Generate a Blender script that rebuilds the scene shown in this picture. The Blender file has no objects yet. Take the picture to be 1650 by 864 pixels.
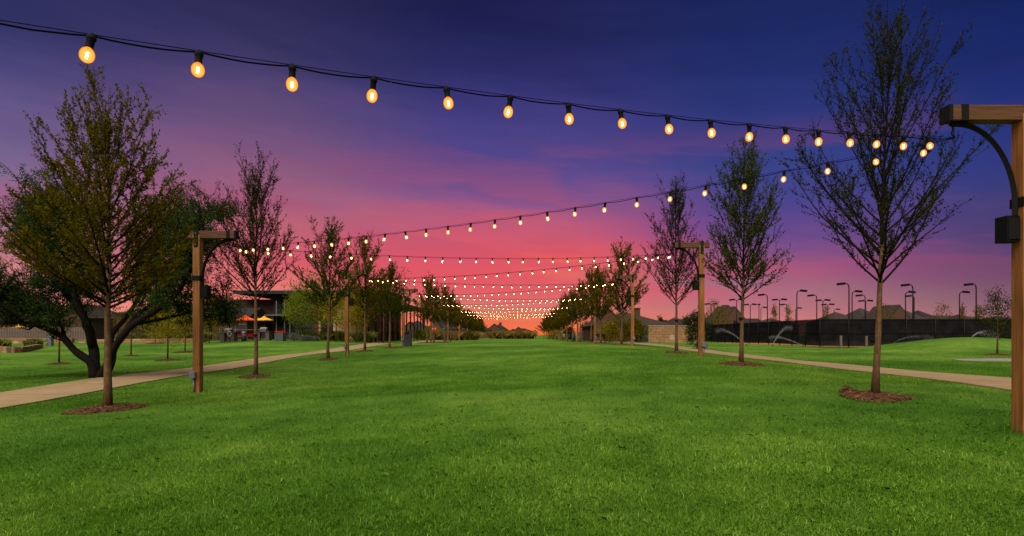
import bpy, math, random
import numpy as np
from mathutils import Vector, Matrix

# ------------------------------------------------------------------ camera, world, sun, exposure
scene = bpy.context.scene
col = scene.collection
R = math.radians
CAM_Z = 1.40
VX, VY, FPX = 833.0, 540.0, 900.0          # vanishing point and focal length of the lens, in pixels of the photograph

cam_d = bpy.data.cameras.new('camera')
cam = bpy.data.objects.new('camera', cam_d)
col.objects.link(cam)
cam.location = (0, 0, CAM_Z)
cam.rotation_euler = (R(90), 0, 0)
cam_d.sensor_width = 36
cam_d.lens = 36 * FPX / 1650
cam_d.shift_x = -(VX - 825) / 1650
cam_d.shift_y = (VY - 432) / 1650
cam_d.clip_start = 0.05
cam_d.clip_end = 8000
scene.camera = cam

EXPOSURE = 2.0
vs = scene.view_settings
vs.view_transform = 'Standard'; vs.look = 'None'; vs.gamma = 1; vs.use_curve_mapping = False
vs.exposure = EXPOSURE
scene.render.engine = 'CYCLES'
scene.cycles.use_denoising = True
scene.cycles.max_bounces = 5
scene.cycles.diffuse_bounces = 2
scene.cycles.glossy_bounces = 2
scene.cycles.transparent_max_bounces = 12
scene.cycles.use_adaptive_sampling = False

def lin(r, g, b):
    f = lambda c: c / 12.92 if c <= 0.04045 else ((c + 0.055) / 1.055) ** 2.4
    return (f(r / 255), f(g / 255), f(b / 255), 1)

def make_world():
    w = bpy.data.worlds.new('World'); scene.world = w; w.use_nodes = True
    nt = w.node_tree; N = nt.nodes; L = nt.links; N.clear()
    out = N.new('ShaderNodeOutputWorld')
    tc = N.new('ShaderNodeTexCoord')
    sep = N.new('ShaderNodeSeparateXYZ'); L.new(tc.outputs['Generated'], sep.inputs[0])
    def M(op, a, b=None, c=None, clamp=False):
        n = N.new('ShaderNodeMath'); n.operation = op; n.use_clamp = clamp
        for i, v in enumerate((a, b, c)):
            if v is None: continue
            if isinstance(v, (int, float)): n.inputs[i].default_value = v
            else: L.new(v, n.inputs[i])
        return n.outputs[0]
    def noise(vec, scale, detail, rough):
        n = N.new('ShaderNodeTexNoise'); n.inputs['Scale'].default_value = scale
        n.inputs['Detail'].default_value = detail; n.inputs['Roughness'].default_value = rough
        L.new(vec, n.inputs['Vector']); return n.outputs[0]
    def ramp(fac, stops, k=1.0):
        n = N.new('ShaderNodeValToRGB'); L.new(fac, n.inputs[0]); e = n.color_ramp.elements
        n.color_ramp.interpolation = 'B_SPLINE' if k == 1.0 else 'LINEAR'
        e[0].position, e[0].color = stops[0]; e[1].position, e[1].color = stops[1]
        for p, c in stops[2:]:
            q = e.new(p); q.color = c
        return n.outputs[0]
    def mix(fac, a, b, blend='MIX'):
        n = N.new('ShaderNodeMix'); n.data_type = 'RGBA'; n.blend_type = blend
        if isinstance(fac, (int, float)): n.inputs[0].default_value = fac
        else: L.new(fac, n.inputs[0])
        for i, v in ((6, a), (7, b)):
            if isinstance(v, tuple): n.inputs[i].default_value = v
            else: L.new(v, n.inputs[i])
        return n.outputs[2]
    az = M('ARCTAN2', sep.outputs[0], sep.outputs[1])
    el = M('MAXIMUM', sep.outputs[2], 0.0)
    # slanting streaks of high cloud
    comb = N.new('ShaderNodeCombineXYZ')
    tilt = M('ADD', el, M('MULTIPLY', M('SINE', az), 0.10))
    L.new(M('MULTIPLY', M('SINE', az), 1.6), comb.inputs[0]); L.new(M('MULTIPLY', M('COSINE', az), 1.6), comb.inputs[1])
    L.new(M('MULTIPLY', tilt, 11.0), comb.inputs[2])
    n1 = noise(comb.outputs[0], 1.0, 5, 0.55)
    comb2 = N.new('ShaderNodeCombineXYZ')
    L.new(M('MULTIPLY', M('SINE', az), 5), comb2.inputs[0]); L.new(M('MULTIPLY', M('COSINE', az), 5), comb2.inputs[1])
    L.new(M('MULTIPLY', M('ADD', el, M('MULTIPLY', M('SINE', az), -0.03)), 60.0), comb2.inputs[2])
    n2 = noise(comb2.outputs[0], 1.0, 4, 0.6)
    warp = M('ADD', M('MULTIPLY', M('SUBTRACT', n1, 0.5), 0.15), M('MULTIPLY', M('SUBTRACT', n2, 0.5), 0.05))
    ew = M('MAXIMUM', M('ADD', el, M('MULTIPLY', warp, M('MINIMUM', M('MULTIPLY', el, 8.0), 1.0))), 0.0)
    centre = ramp(ew, [(0.0, lin(250, 112, 58)), (0.027, lin(236, 110, 74)), (0.055, lin(208, 126, 116)), (0.085, lin(222, 110, 104)), (0.132, lin(232, 88, 86)), (0.16, lin(224, 86, 96)), (0.205, lin(166, 86, 126)), (0.25, lin(112, 76, 138)), (0.285, lin(84, 70, 140)), (0.37, lin(62, 56, 124)), (0.44, lin(39, 40, 100)), (0.52, lin(20, 22, 68)), (0.75, lin(12, 14, 50))])
    midleft = ramp(ew, [(0.0, lin(255, 130, 95)), (0.06, lin(235, 125, 115)), (0.12, lin(216, 98, 108)), (0.16, lin(198, 96, 112)), (0.2, lin(174, 96, 118)), (0.25, lin(146, 90, 124)), (0.285, lin(128, 84, 122)), (0.33, lin(102, 76, 120)), (0.4, lin(70, 60, 110)), (0.46, lin(47, 42, 86)), (0.6, lin(24, 24, 64))])
    left = ramp(ew, [(0.0, lin(255, 160, 135)), (0.033, lin(240, 150, 135)), (0.09, lin(205, 122, 130)), (0.13, lin(172, 112, 136)), (0.17, lin(145, 108, 140)), (0.205, lin(128, 106, 142)), (0.25, lin(108, 92, 140)), (0.338, lin(64, 60, 116)), (0.403, lin(42, 42, 92)), (0.6, lin(22, 24, 64))])
    midright = ramp(ew, [(0.0, lin(225, 125, 110)), (0.04, lin(190, 116, 120)), (0.08, lin(154, 104, 126)), (0.11, lin(150, 86, 122)), (0.14, lin(128, 74, 130)), (0.17, lin(92, 66, 138)), (0.21, lin(68, 63, 138)), (0.25, lin(56, 64, 134)), (0.32, lin(44, 55, 127)), (0.42, lin(28, 40, 102)), (0.5, lin(18, 28, 80)), (0.6, lin(10, 18, 60))])
    right = ramp(ew, [(0.0, lin(190, 125, 115)), (0.033, lin(136, 100, 110)), (0.073, lin(102, 72, 102)), (0.1, lin(86, 60, 104)), (0.149, lin(60, 53, 110)), (0.2, lin(47, 52, 118)), (0.26, lin(34, 48, 122)), (0.35, lin(18, 34, 102)), (0.417, lin(12, 26, 84)), (0.6, lin(8, 16, 58))])
    def sstep(v, a, b):
        n = N.new('ShaderNodeMapRange'); n.interpolation_type = 'SMOOTHSTEP'
        L.new(v, n.inputs[0]); n.inputs[1].default_value = a; n.inputs[2].default_value = b
        return n.outputs[0]
    c = mix(sstep(az, -0.06, -0.42), centre, midleft)
    c = mix(sstep(az, -0.42, -0.78), c, left)
    c = mix(sstep(az, 0.06, 0.42), c, midright)
    c = mix(sstep(az, 0.42, 0.78), c, right)
    # rosy streaks
    st = M('MULTIPLY', M('MULTIPLY', sstep(n1, 0.515, 0.60), M('ADD', 0.55, M('MULTIPLY', n2, 1.1))), M('MULTIPLY', sstep(el, 0.36, 0.20), sstep(el, 0.02, 0.10)))
    st = M('MULTIPLY', st, M('SUBTRACT', 1.0, M('MULTIPLY', sstep(M('ABSOLUTE', az), 0.15, 0.6), M('SUBTRACT', 0.85, M('MULTIPLY', sstep(el, 0.08, 0.2), 0.4)))))
    c = mix(M('MULTIPLY', st, 0.62), c, mix(sstep(el, 0.10, 0.26), lin(222, 78, 96), lin(160, 80, 116)))
    gap = M('MULTIPLY', sstep(n1, 0.44, 0.30), sstep(el, 0.30, 0.12))
    c = mix(M('MULTIPLY', gap, 0.25), c, lin(142, 106, 146))
    fine = M('ADD', 0.90, M('MULTIPLY', n2, 0.20))
    fc = N.new('ShaderNodeCombineXYZ')
    for i in range(3): L.new(fine, fc.inputs[i])
    c = mix(1.0, c, fc.outputs[0], 'MULTIPLY')
    bg = N.new('ShaderNodeBackground'); L.new(c, bg.inputs[0]); bg.inputs[1].default_value = 1.0 / 2 ** EXPOSURE
    # faint physical twilight sky on top
    sky = N.new('ShaderNodeTexSky'); sky.sky_type = 'NISHITA'; sky.sun_disc = False
    sky.sun_elevation = R(SUN_EL); sky.sun_rotation = R(SUN_AZ)
    bg2 = N.new('ShaderNodeBackground'); L.new(sky.outputs[0], bg2.inputs[0]); bg2.inputs[1].default_value = 0.0006
    ad = N.new('ShaderNodeAddShader'); L.new(bg.outputs[0], ad.inputs[0]); L.new(bg2.outputs[0], ad.inputs[1])
    L.new(ad.outputs[0], out.inputs[0])
SUN_EL, SUN_AZ = 58.0, 200.0        # soft light from high behind the camera, left of it
make_world()
sun_d = bpy.data.lights.new('soft_sun', 'SUN'); sun_d.energy = 1.5; sun_d.angle = R(70); sun_d.color = (1, 0.95, 0.86)
sun = bpy.data.objects.new('soft_sun', sun_d); col.objects.link(sun)
_d = Vector((math.sin(R(SUN_AZ)) * math.cos(R(SUN_EL)), math.cos(R(SUN_AZ)) * math.cos(R(SUN_EL)), math.sin(R(SUN_EL))))
sun.rotation_euler = _d.to_track_quat('Z', 'Y').to_euler()
sun.location = (0, -10, 30)

# ------------------------------------------------------------------ helpers
class MB:
    """collects shapes and links them as one mesh object"""
    def __init__(s): s.v = []; s.f = []; s.sm = []
    def box(s, c, size, rz=0.0, m=None, taper=1.0):
        x, y, z = size[0] / 2, size[1] / 2, size[2] / 2
        b = len(s.v); cr, sr = math.cos(rz), math.sin(rz)
        for dz in (-1, 1):
            t = taper if dz > 0 else 1.0
            for dx, dy in ((-1, -1), (1, -1), (1, 1), (-1, 1)):
                p = Vector((dx * x * t, dy * y * t, dz * z))
                if m: p = m @ p
                else: p = Vector((p.x * cr - p.y * sr, p.x * sr + p.y * cr, p.z))
                s.v.append((p.x + c[0], p.y + c[1], p.z + c[2]))
        for q in ((0, 3, 2, 1), (4, 5, 6, 7), (0, 1, 5, 4), (1, 2, 6, 5), (2, 3, 7, 6), (3, 0, 4, 7)):
            s.f.append(tuple(b + i for i in q)); s.sm.append(False)
        return s
    def tube(s, path, rad, n=6, cap=True):
        path = [Vector(p) for p in path]
        if isinstance(rad, (int, float)): rad = [rad] * len(path)
        b = len(s.v); up = None
        for i, p in enumerate(path):
            t = (path[min(i + 1, len(path) - 1)] - path[max(i - 1, 0)])
            if t.length < 1e-9: t = Vector((0, 0, 1))
            t.normalize()
            if up is None:
                up = Vector((1, 0, 0)) if abs(t.x) < 0.8 else Vector((0, 1, 0))
            u = t.cross(up); u.normalize(); w = u.cross(t); up = w
            for k in range(n):
                a = 2 * math.pi * k / n
                q = p + (u * math.cos(a) + w * math.sin(a)) * rad[i]
                s.v.append((q.x, q.y, q.z))
        for i in range(len(path) - 1):
            for k in range(n):
                k2 = (k + 1) % n
                s.f.append((b + i * n + k, b + i * n + k2, b + (i + 1) * n + k2, b + (i + 1) * n + k)); s.sm.append(n > 4)
        if cap:
            s.f.append(tuple(b + k for k in range(n))[::-1]); s.sm.append(False)
            e = b + (len(path) - 1) * n
            s.f.append(tuple(e + k for k in range(n))); s.sm.append(False)
        return s
    def lathe(s, prof, n=16, c=(0, 0, 0), smooth=True):
        b = len(s.v)
        for r, z in prof:
            for k in range(n):
                a = 2 * math.pi * k / n
                s.v.append((c[0] + r * math.cos(a), c[1] + r * math.sin(a), c[2] + z))
        for i in range(len(prof) - 1):
            for k in range(n):
                k2 = (k + 1) % n
                s.f.append((b + i * n + k, b + i * n + k2, b + (i + 1) * n + k2, b + (i + 1) * n + k)); s.sm.append(smooth)
        return s
    def poly(s, pts):
        b = len(s.v); s.v += [tuple(p) for p in pts]; s.f.append(tuple(range(b, b + len(pts)))); s.sm.append(False); return s
    def prism(s, pts, d):
        """polygon pts (3D) extruded by vector d"""
        n = len(pts); b = len(s.v)
        s.v += [tuple(p) for p in pts] + [(p[0] + d[0], p[1] + d[1], p[2] + d[2]) for p in pts]
        s.f.append(tuple(range(b + n - 1, b - 1, -1))); s.f.append(tuple(range(b + n, b + 2 * n)))
        for i in range(n):
            j = (i + 1) % n; s.f.append((b + i, b + j, b + n + j, b + n + i))
        s.sm += [False] * (n + 2); return s
    def mesh(s, name, mat):
        me = bpy.data.meshes.new(name); me.from_pydata(s.v, [], s.f)
        me.polygons.foreach_set('use_smooth', s.sm)
        if mat: me.materials.append(mat)
        me.update(); return me
    def build(s, name, mat, parent=None, loc=None, rz=0):
        return link(name, s.mesh(name, mat), parent, loc, rz)

def link(name, me, parent=None, loc=None, rz=0):
    o = bpy.data.objects.new(name, me); col.objects.link(o)
    if parent: o.parent = parent
    if loc is not None: o.location = loc
    if rz: o.rotation_euler = (0, 0, rz)
    return o
def tag(o, label=None, cat=None, group=None, kind=None):
    for k, v in (('label', label), ('category', cat), ('group', group), ('kind', kind)):
        if v: o[k] = v
    return o
def empty(name, loc, rz=0, label=None, cat=None, group=None):
    o = bpy.data.objects.new(name, None); col.objects.link(o); o.location = loc; o.rotation_euler = (0, 0, rz)
    o.empty_display_size = 0.2
    return tag(o, label, cat, group)
def copy_tree(o, parent=None):
    c = o.copy(); col.objects.link(c)
    if parent: c.parent = parent
    for ch in o.children: copy_tree(ch, c)
    return c
def quads_mesh(name, V, nper, mat, smooth=False):
    """V: (n*nper,3) array, faces of nper consecutive vertices"""
    n = len(V) // nper
    me = bpy.data.meshes.new(name)
    me.vertices.add(len(V)); me.vertices.foreach_set('co', np.ascontiguousarray(V, dtype=np.float32).ravel())
    me.loops.add(len(V)); me.loops.foreach_set('vertex_index', np.arange(len(V), dtype=np.int32))
    me.polygons.add(n); me.polygons.foreach_set('loop_start', np.arange(0, len(V), nper, dtype=np.int32))
    if smooth: me.polygons.foreach_set('use_smooth', np.ones(n, dtype=bool))
    if mat: me.materials.append(mat)
    me.update(calc_edges=True); return me

ORD = ['nearest', 'second', 'third', 'fourth', 'fifth', 'sixth', 'seventh', 'eighth', 'ninth', 'tenth', 'eleventh', 'twelfth', 'thirteenth',
       'fourteenth', 'fifteenth', 'sixteenth', 'seventeenth', 'eighteenth', 'nineteenth', 'twentieth', 'twenty-first', 'twenty-second', 'twenty-third', 'twenty-fourth']

# ------------------------------------------------------------------ materials
def mat(name, build):
    m = bpy.data.materials.new(name); m.use_nodes = True
    nt = m.node_tree; nt.nodes.clear(); build(nt, nt.nodes, nt.links); return m
def nz(N, L, scale, detail=4, rough=0.55, coord='Object', stretch=None):
    if coord == 'World':
        g = N.new('ShaderNodeNewGeometry'); v = g.outputs['Position']
    else:
        g = N.new('ShaderNodeTexCoord'); v = g.outputs[coord]
    if stretch:
        mp = N.new('ShaderNodeMapping'); mp.inputs['Scale'].default_value = stretch; L.new(v, mp.inputs[0]); v = mp.outputs[0]
    n = N.new('ShaderNodeTexNoise'); n.inputs['Scale'].default_value = scale; n.inputs['Detail'].default_value = detail
    n.inputs['Roughness'].default_value = rough; L.new(v, n.inputs['Vector'])
    return n.outputs[0]
def rampn(N, L, fac, stops):
    n = N.new('ShaderNodeValToRGB'); L.new(fac, n.inputs[0]); e = n.color_ramp.elements
    e[0].position = stops[0][0]; e[0].color = (*stops[0][1], 1); e[1].position = stops[1][0]; e[1].color = (*stops[1][1], 1)
    for p, c in stops[2:]:
        q = e.new(p); q.color = (*c, 1)
    return n.outputs[0]
def mixn(N, L, fac, a, b, blend='MIX'):
    n = N.new('ShaderNodeMix'); n.data_type = 'RGBA'; n.blend_type = blend
    if isinstance(fac, (int, float)): n.inputs[0].default_value = fac
    else: L.new(fac, n.inputs[0])
    for i, v in ((6, a), (7, b)):
        if isinstance(v, tuple): n.inputs[i].default_value = (*v, 1) if len(v) == 3 else v
        else: L.new(v, n.inputs[i])
    return n.outputs[2]
def pbsdf(N, L, colour, rough=0.7, bump=None, strength=0.4, dist=0.01, metal=0.0, spec=0.3):
    b = N.new('ShaderNodeBsdfPrincipled')
    if isinstance(colour, tuple): b.inputs['Base Color'].default_value = (*colour, 1)
    else: L.new(colour, b.inputs['Base Color'])
    b.inputs['Roughness'].default_value = rough; b.inputs['Metallic'].default_value = metal
    b.inputs['Specular IOR Level'].default_value = spec
    if bump is not None:
        bp = N.new('ShaderNodeBump'); bp.inputs['Strength'].default_value = strength; bp.inputs['Distance'].default_value = dist
        L.new(bump, bp.inputs['Height']); L.new(bp.outputs[0], b.inputs['Normal'])
    o = N.new('ShaderNodeOutputMaterial'); L.new(b.outputs[0], o.inputs[0]); return b
def speckled(name, c1, c2, scale=8, rough=0.8, bump=0.3, dist=0.01, metal=0.0, spec=0.12, stretch=None, coord='Object'):
    def f(nt, N, L):
        n = nz(N, L, scale, 5, 0.6, coord, stretch)
        pbsdf(N, L, rampn(N, L, n, [(0.3, c1), (0.7, c2)]), rough, n, bump, dist, metal, spec)
    return mat(name, f)
def leafy(name, cols, trans=0.35, coord_scale=0.7):
    """leaf: diffuse + some translucency, each leaf of its own shade"""
    def f(nt, N, L):
        g = N.new('ShaderNodeNewGeometry')
        c = rampn(N, L, g.outputs['Random Per Island'], [(i / (len(cols) - 1), k) for i, k in enumerate(cols)])
        d = N.new('ShaderNodeBsdfDiffuse'); L.new(c, d.inputs[0])
        t = N.new('ShaderNodeBsdfTranslucent'); L.new(c, t.inputs[0])
        mx = N.new('ShaderNodeMixShader'); mx.inputs[0].default_value = trans
        L.new(d.outputs[0], mx.inputs[1]); L.new(t.outputs[0], mx.inputs[2])
        o = N.new('ShaderNodeOutputMaterial'); L.new(mx.outputs[0], o.inputs[0])
    return mat(name, f)

def turf_colour(N, L):
    big = nz(N, L, 0.16, 3, 0.5, 'World', (1.0, 1.0, 0.2))
    mid = nz(N, L, 1.1, 4, 0.6, 'World')
    a = rampn(N, L, big, [(0.34, (0.042, 0.101, 0.009)), (0.5, (0.069, 0.139, 0.013)), (0.64, (0.104, 0.176, 0.022))])
    b = rampn(N, L, mid, [(0.32, (0.72, 0.78, 0.72)), (0.5, (0.98, 1.0, 0.98)), (0.7, (1.32, 1.22, 1.3))])
    return mixn(N, L, 1.0, a, b, 'MULTIPLY')
def _ground(nt, N, L):
    c = turf_colour(N, L)
    fine = nz(N, L, 26, 5, 0.75, 'World')
    vfine = nz(N, L, 6, 6, 0.7, 'World', (1, 2.2, 1))
    k = rampn(N, L, fine, [(0.36, (0.7, 0.72, 0.7)), (0.55, (1.0, 1.0, 1.0)), (0.72, (1.3, 1.22, 1.2))])
    c = mixn(N, L, 1.0, c, k, 'MULTIPLY')
    k2 = rampn(N, L, vfine, [(0.3, (0.75, 0.8, 0.75)), (0.7, (1.2, 1.15, 1.2))])
    c = mixn(N, L, 1.0, c, k2, 'MULTIPLY')
    pbsdf(N, L, c, 0.95, fine, 0.9, 0.03, 0, 0.05)
M_GROUND = mat('turf', _ground)
def _blade(nt, N, L):
    c = turf_colour(N, L)
    at = N.new('ShaderNodeAttribute'); at.attribute_name = 'shade'
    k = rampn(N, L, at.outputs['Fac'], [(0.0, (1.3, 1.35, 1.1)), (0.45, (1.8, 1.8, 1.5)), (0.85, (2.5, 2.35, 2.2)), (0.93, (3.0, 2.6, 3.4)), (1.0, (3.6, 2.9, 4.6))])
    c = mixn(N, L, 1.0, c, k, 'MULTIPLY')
    d = N.new('ShaderNodeBsdfDiffuse'); L.new(c, d.inputs[0])
    t = N.new('ShaderNodeBsdfTranslucent'); L.new(c, t.inputs[0])
    mx = N.new('ShaderNodeMixShader'); mx.inputs[0].default_value = 0.35
    L.new(d.outputs[0], mx.inputs[1]); L.new(t.outputs[0], mx.inputs[2])
    o = N.new('ShaderNodeOutputMaterial'); L.new(mx.outputs[0], o.inputs[0])
M_BLADE = mat('grass_blade', _blade)
def _conc(nt, N, L):
    n = nz(N, L, 1.2, 4, 0.6, 'World'); f = nz(N, L, 60, 3, 0.6, 'World')
    c = rampn(N, L, n, [(0.3, (0.195, 0.125, 0.058)), (0.7, (0.27, 0.178, 0.085))])
    c = mixn(N, L, 1.0, c, rampn(N, L, f, [(0.35, (0.85, 0.85, 0.85)), (0.65, (1.1, 1.1, 1.1))]), 'MULTIPLY')
    pbsdf(N, L, c, 0.85, f, 0.2, 0.004)
M_CONC = mat('tan_concrete', _conc)
def _wetconc(nt, N, L):
    n = nz(N, L, 1.0, 4, 0.6, 'World')
    c = rampn(N, L, n, [(0.3, (0.17, 0.135, 0.11)), (0.7, (0.24, 0.20, 0.165))])
    pbsdf(N, L, c, 0.7, n, 0.15, 0.004)
M_CONC_PALE = mat('pale_concrete', _wetconc)
M_JOINT = speckled('path_bed', (0.03, 0.02, 0.012), (0.06, 0.04, 0.022), 20)
def _wood(c1, c2, c3):
    def f(nt, N, L):
        g = nz(N, L, 3.0, 5, 0.6, 'Object', (9, 9, 0.5))
        s = nz(N, L, 1.4, 2, 0.5, 'Object', (1, 1, 0.6))
        c = rampn(N, L, g, [(0.3, c1), (0.52, c2), (0.72, c3)])
        c = mixn(N, L, 1.0, c, rampn(N, L, s, [(0.3, (0.72, 0.72, 0.72)), (0.7, (1.15, 1.12, 1.1))]), 'MULTIPLY')
        k = nz(N, L, 2.0, 3, 0.5, 'Object', (16, 16, 0.35))
        c = mixn(N, L, 1.0, c, rampn(N, L, k, [(0.26, (0.3, 0.24, 0.2)), (0.32, (1, 1, 1))]), 'MULTIPLY')
        pbsdf(N, L, c, 0.65, g, 0.35, 0.006)
    return f
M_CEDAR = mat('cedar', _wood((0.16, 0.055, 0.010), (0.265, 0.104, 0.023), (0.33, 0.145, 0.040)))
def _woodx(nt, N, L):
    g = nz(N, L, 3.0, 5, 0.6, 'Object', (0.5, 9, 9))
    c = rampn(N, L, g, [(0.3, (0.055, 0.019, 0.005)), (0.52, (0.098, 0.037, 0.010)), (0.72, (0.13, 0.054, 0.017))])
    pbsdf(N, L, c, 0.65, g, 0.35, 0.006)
M_CEDAR_BEAM = mat('cedar_beam', _woodx)  # darker copy of the post cedar; vignetting overhead is put into its colour
M_FENCEWOOD = mat('weathered_wood', _wood((0.10, 0.07, 0.05), (0.16, 0.115, 0.085), (0.22, 0.17, 0.12)))
M_IRON = speckled('black_iron', (0.005, 0.005, 0.005), (0.012, 0.010, 0.009), 30, 0.7, 0.1, 0.002, 0.0, 0.10)
M_BLACK = speckled('black_plastic', (0.004, 0.004, 0.004), (0.009, 0.008, 0.008), 40, 0.8, 0.1, 0.002, 0.0, 0.08)
M_GREY = speckled('grey_metal', (0.13, 0.14, 0.16), (0.18, 0.19, 0.21), 25, 0.5, 0.05, 0.002, 0.2)
M_CABLE = speckled('cable_rubber', (0.002, 0.002, 0.002), (0.004, 0.0035, 0.003), 30, 0.9, 0.05, 0.002, 0.0, 0.02)
def _bark(nt, N, L):
    g = nz(N, L, 7.0, 5, 0.65, 'Object', (3.0, 3.0, 1.0))
    h = nz(N, L, 40.0, 3, 0.6, 'Object', (1, 1, 2.0))
    c = rampn(N, L, g, [(0.3, (0.060, 0.027, 0.009)), (0.5, (0.115, 0.056, 0.020)), (0.72, (0.17, 0.098, 0.042))])
    pbsdf(N, L, c, 0.85, h, 0.5, 0.006)
M_BARK = mat('elm_bark', _bark)
M_BARK_DARK = speckled('dark_bark', (0.005, 0.0035, 0.0025), (0.014, 0.009, 0.006), 9, 0.9, 0.8, 0.02, stretch=(2.5, 2.5, 0.6))
M_TWIG = speckled('twig_bark', (0.006, 0.004, 0.002), (0.016, 0.010, 0.005), 12, 0.95, 0.3, 0.004)
M_LEAF = leafy('elm_leaf', [(0.013, 0.020, 0.003), (0.024, 0.034, 0.004), (0.038, 0.045, 0.004), (0.048, 0.040, 0.004)])
M_LEAF_GREEN = leafy('green_elm_leaf', [(0.024, 0.040, 0.004), (0.044, 0.062, 0.005), (0.064, 0.074, 0.006), (0.074, 0.064, 0.005)])
M_LEAF_BROWN = leafy('autumn_elm_leaf', [(0.036, 0.030, 0.003), (0.066, 0.050, 0.004), (0.088, 0.055, 0.004), (0.055, 0.055, 0.005)])
M_LEAF_OLIVE = leafy('olive_elm_leaf', [(0.046, 0.044, 0.003), (0.088, 0.076, 0.004), (0.13, 0.098, 0.004), (0.15, 0.085, 0.004)])
M_LEAF_YELLOW = leafy('yellow_green_leaf', [(0.12, 0.12, 0.006), (0.21, 0.19, 0.008), (0.28, 0.22, 0.010), (0.32, 0.19, 0.008)])
M_LEAF_LIME = leafy('lime_leaf', [(0.08, 0.12, 0.008), (0.13, 0.17, 0.010), (0.20, 0.20, 0.012)])
M_MESQ = leafy('mesquite_leaf', [(0.014, 0.034, 0.008), (0.026, 0.056, 0.012), (0.040, 0.074, 0.014), (0.055, 0.078, 0.014)])
M_EVERGREEN = leafy('evergreen_leaf', [(0.012, 0.022, 0.008), (0.024, 0.04, 0.010), (0.04, 0.05, 0.012)])
M_SAGE = leafy('sage_leaf', [(0.07, 0.075, 0.05), (0.12, 0.125, 0.09), (0.18, 0.18, 0.14)])
M_ORNGRASS = leafy('ornamental_grass_blade', [(0.06, 0.09, 0.014), (0.10, 0.14, 0.02), (0.16, 0.17, 0.03), (0.22, 0.17, 0.05)])
M_PAMPAS = leafy('plume_grass_blade', [(0.08, 0.07, 0.014), (0.15, 0.11, 0.024), (0.24, 0.14, 0.03), (0.30, 0.17, 0.05)])
def _mulch(nt, N, L):
    g = N.new('ShaderNodeNewGeometry')
    n = nz(N, L, 30, 4, 0.7)
    c = rampn(N, L, g.outputs['Random Per Island'], [(0.0, (0.04, 0.016, 0.004)), (0.5, (0.095, 0.038, 0.009)), (0.85, (0.15, 0.064, 0.016)), (1.0, (0.25, 0.13, 0.055))])
    c = mixn(N, L, 1.0, c, rampn(N, L, n, [(0.3, (0.6, 0.6, 0.6)), (0.7, (1.2, 1.2, 1.2))]), 'MULTIPLY')
    pbsdf(N, L, c, 0.9, n, 0.6, 0.01)
M_MULCH = mat('mulch', _mulch)
M_LIME = speckled('limestone', (0.20, 0.105, 0.045), (0.32, 0.18, 0.085), 5, 0.9, 0.5, 0.02)
M_LIME2 = speckled('limestone_warm', (0.26, 0.12, 0.05), (0.40, 0.20, 0.09), 6, 0.9, 0.5, 0.02)
M_LIME3 = speckled('limestone_pale', (0.30, 0.21, 0.13), (0.44, 0.32, 0.21), 6, 0.9, 0.5, 0.02)
M_MORTAR = speckled('mortar', (0.14, 0.09, 0.05), (0.20, 0.14, 0.08), 12, 0.95, 0.3, 0.01)
M_REDBRICK = speckled('rust_red_wall', (0.075, 0.022, 0.008), (0.13, 0.042, 0.014), 4, 0.9, 0.3, 0.02, stretch=(1, 1, 6))
M_TANBRICK = speckled('tan_brick', (0.17, 0.10, 0.045), (0.26, 0.155, 0.075), 5, 0.9, 0.3, 0.02, stretch=(1, 1, 6))
M_BROWNWALL = speckled('brown_wall', (0.045, 0.026, 0.015), (0.08, 0.045, 0.026), 4, 0.9, 0.2, 0.02)
M_SLATE = speckled('slate_panel', (0.018, 0.02, 0.023), (0.03, 0.032, 0.036), 3, 0.6, 0.1, 0.01)
M_ROOF = speckled('shingle', (0.026, 0.018, 0.014), (0.048, 0.034, 0.026), 6, 0.9, 0.5, 0.03, stretch=(1, 1, 5))
M_ROOF2 = speckled('dark_shingle', (0.018, 0.013, 0.011), (0.034, 0.024, 0.020), 6, 0.9, 0.5, 0.03, stretch=(1, 1, 5))
M_FASCIA = speckled('dark_fascia', (0.02, 0.017, 0.016), (0.035, 0.03, 0.028), 8, 0.6, 0.1, 0.01)
M_TRIM = speckled('pale_trim', (0.10, 0.09, 0.08), (0.15, 0.135, 0.12), 8, 0.6, 0.1, 0.01)
M_HOUSEBRICK = speckled('house_brick', (0.06, 0.03, 0.018), (0.10, 0.052, 0.03), 6, 0.9, 0.3, 0.02, stretch=(1, 1, 5))
M_STONEGREY = speckled('grey_stone', (0.07, 0.055, 0.045), (0.11, 0.09, 0.075), 7, 0.9, 0.4, 0.02)
M_STEEL = speckled('stainless', (0.10, 0.09, 0.08), (0.16, 0.145, 0.13), 6, 0.4, 0.05, 0.002, 0.5)
M_ORANGE = speckled('orange_canvas', (0.62, 0.07, 0.012), (0.78, 0.10, 0.018), 5, 0.9, 0.2, 0.01)
M_YELLOW = speckled('yellow_canvas', (0.66, 0.30, 0.02), (0.78, 0.38, 0.035), 5, 0.9, 0.2, 0.01)
M_RED = speckled('red_paint', (0.42, 0.02, 0.014), (0.55, 0.035, 0.02), 9, 0.5, 0.05, 0.002)
M_WHITE = speckled('white_paint', (0.40, 0.40, 0.38), (0.5, 0.5, 0.48), 9, 0.5, 0.05, 0.002)
M_TEAL = speckled('teal_sign', (0.012, 0.13, 0.12), (0.018, 0.17, 0.15), 9, 0.5, 0.02, 0.002)
M_BIN = speckled('charcoal_metal', (0.035, 0.036, 0.034), (0.06, 0.06, 0.055), 12, 0.45, 0.1, 0.003, 0.2)
M_BINGREEN = speckled('dark_green_metal', (0.012, 0.03, 0.026), (0.02, 0.045, 0.04), 12, 0.5, 0.1, 0.003)
M_GREYBOX = speckled('grey_cabinet', (0.05, 0.055, 0.05), (0.08, 0.085, 0.078), 12, 0.6, 0.1, 0.003)
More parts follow.
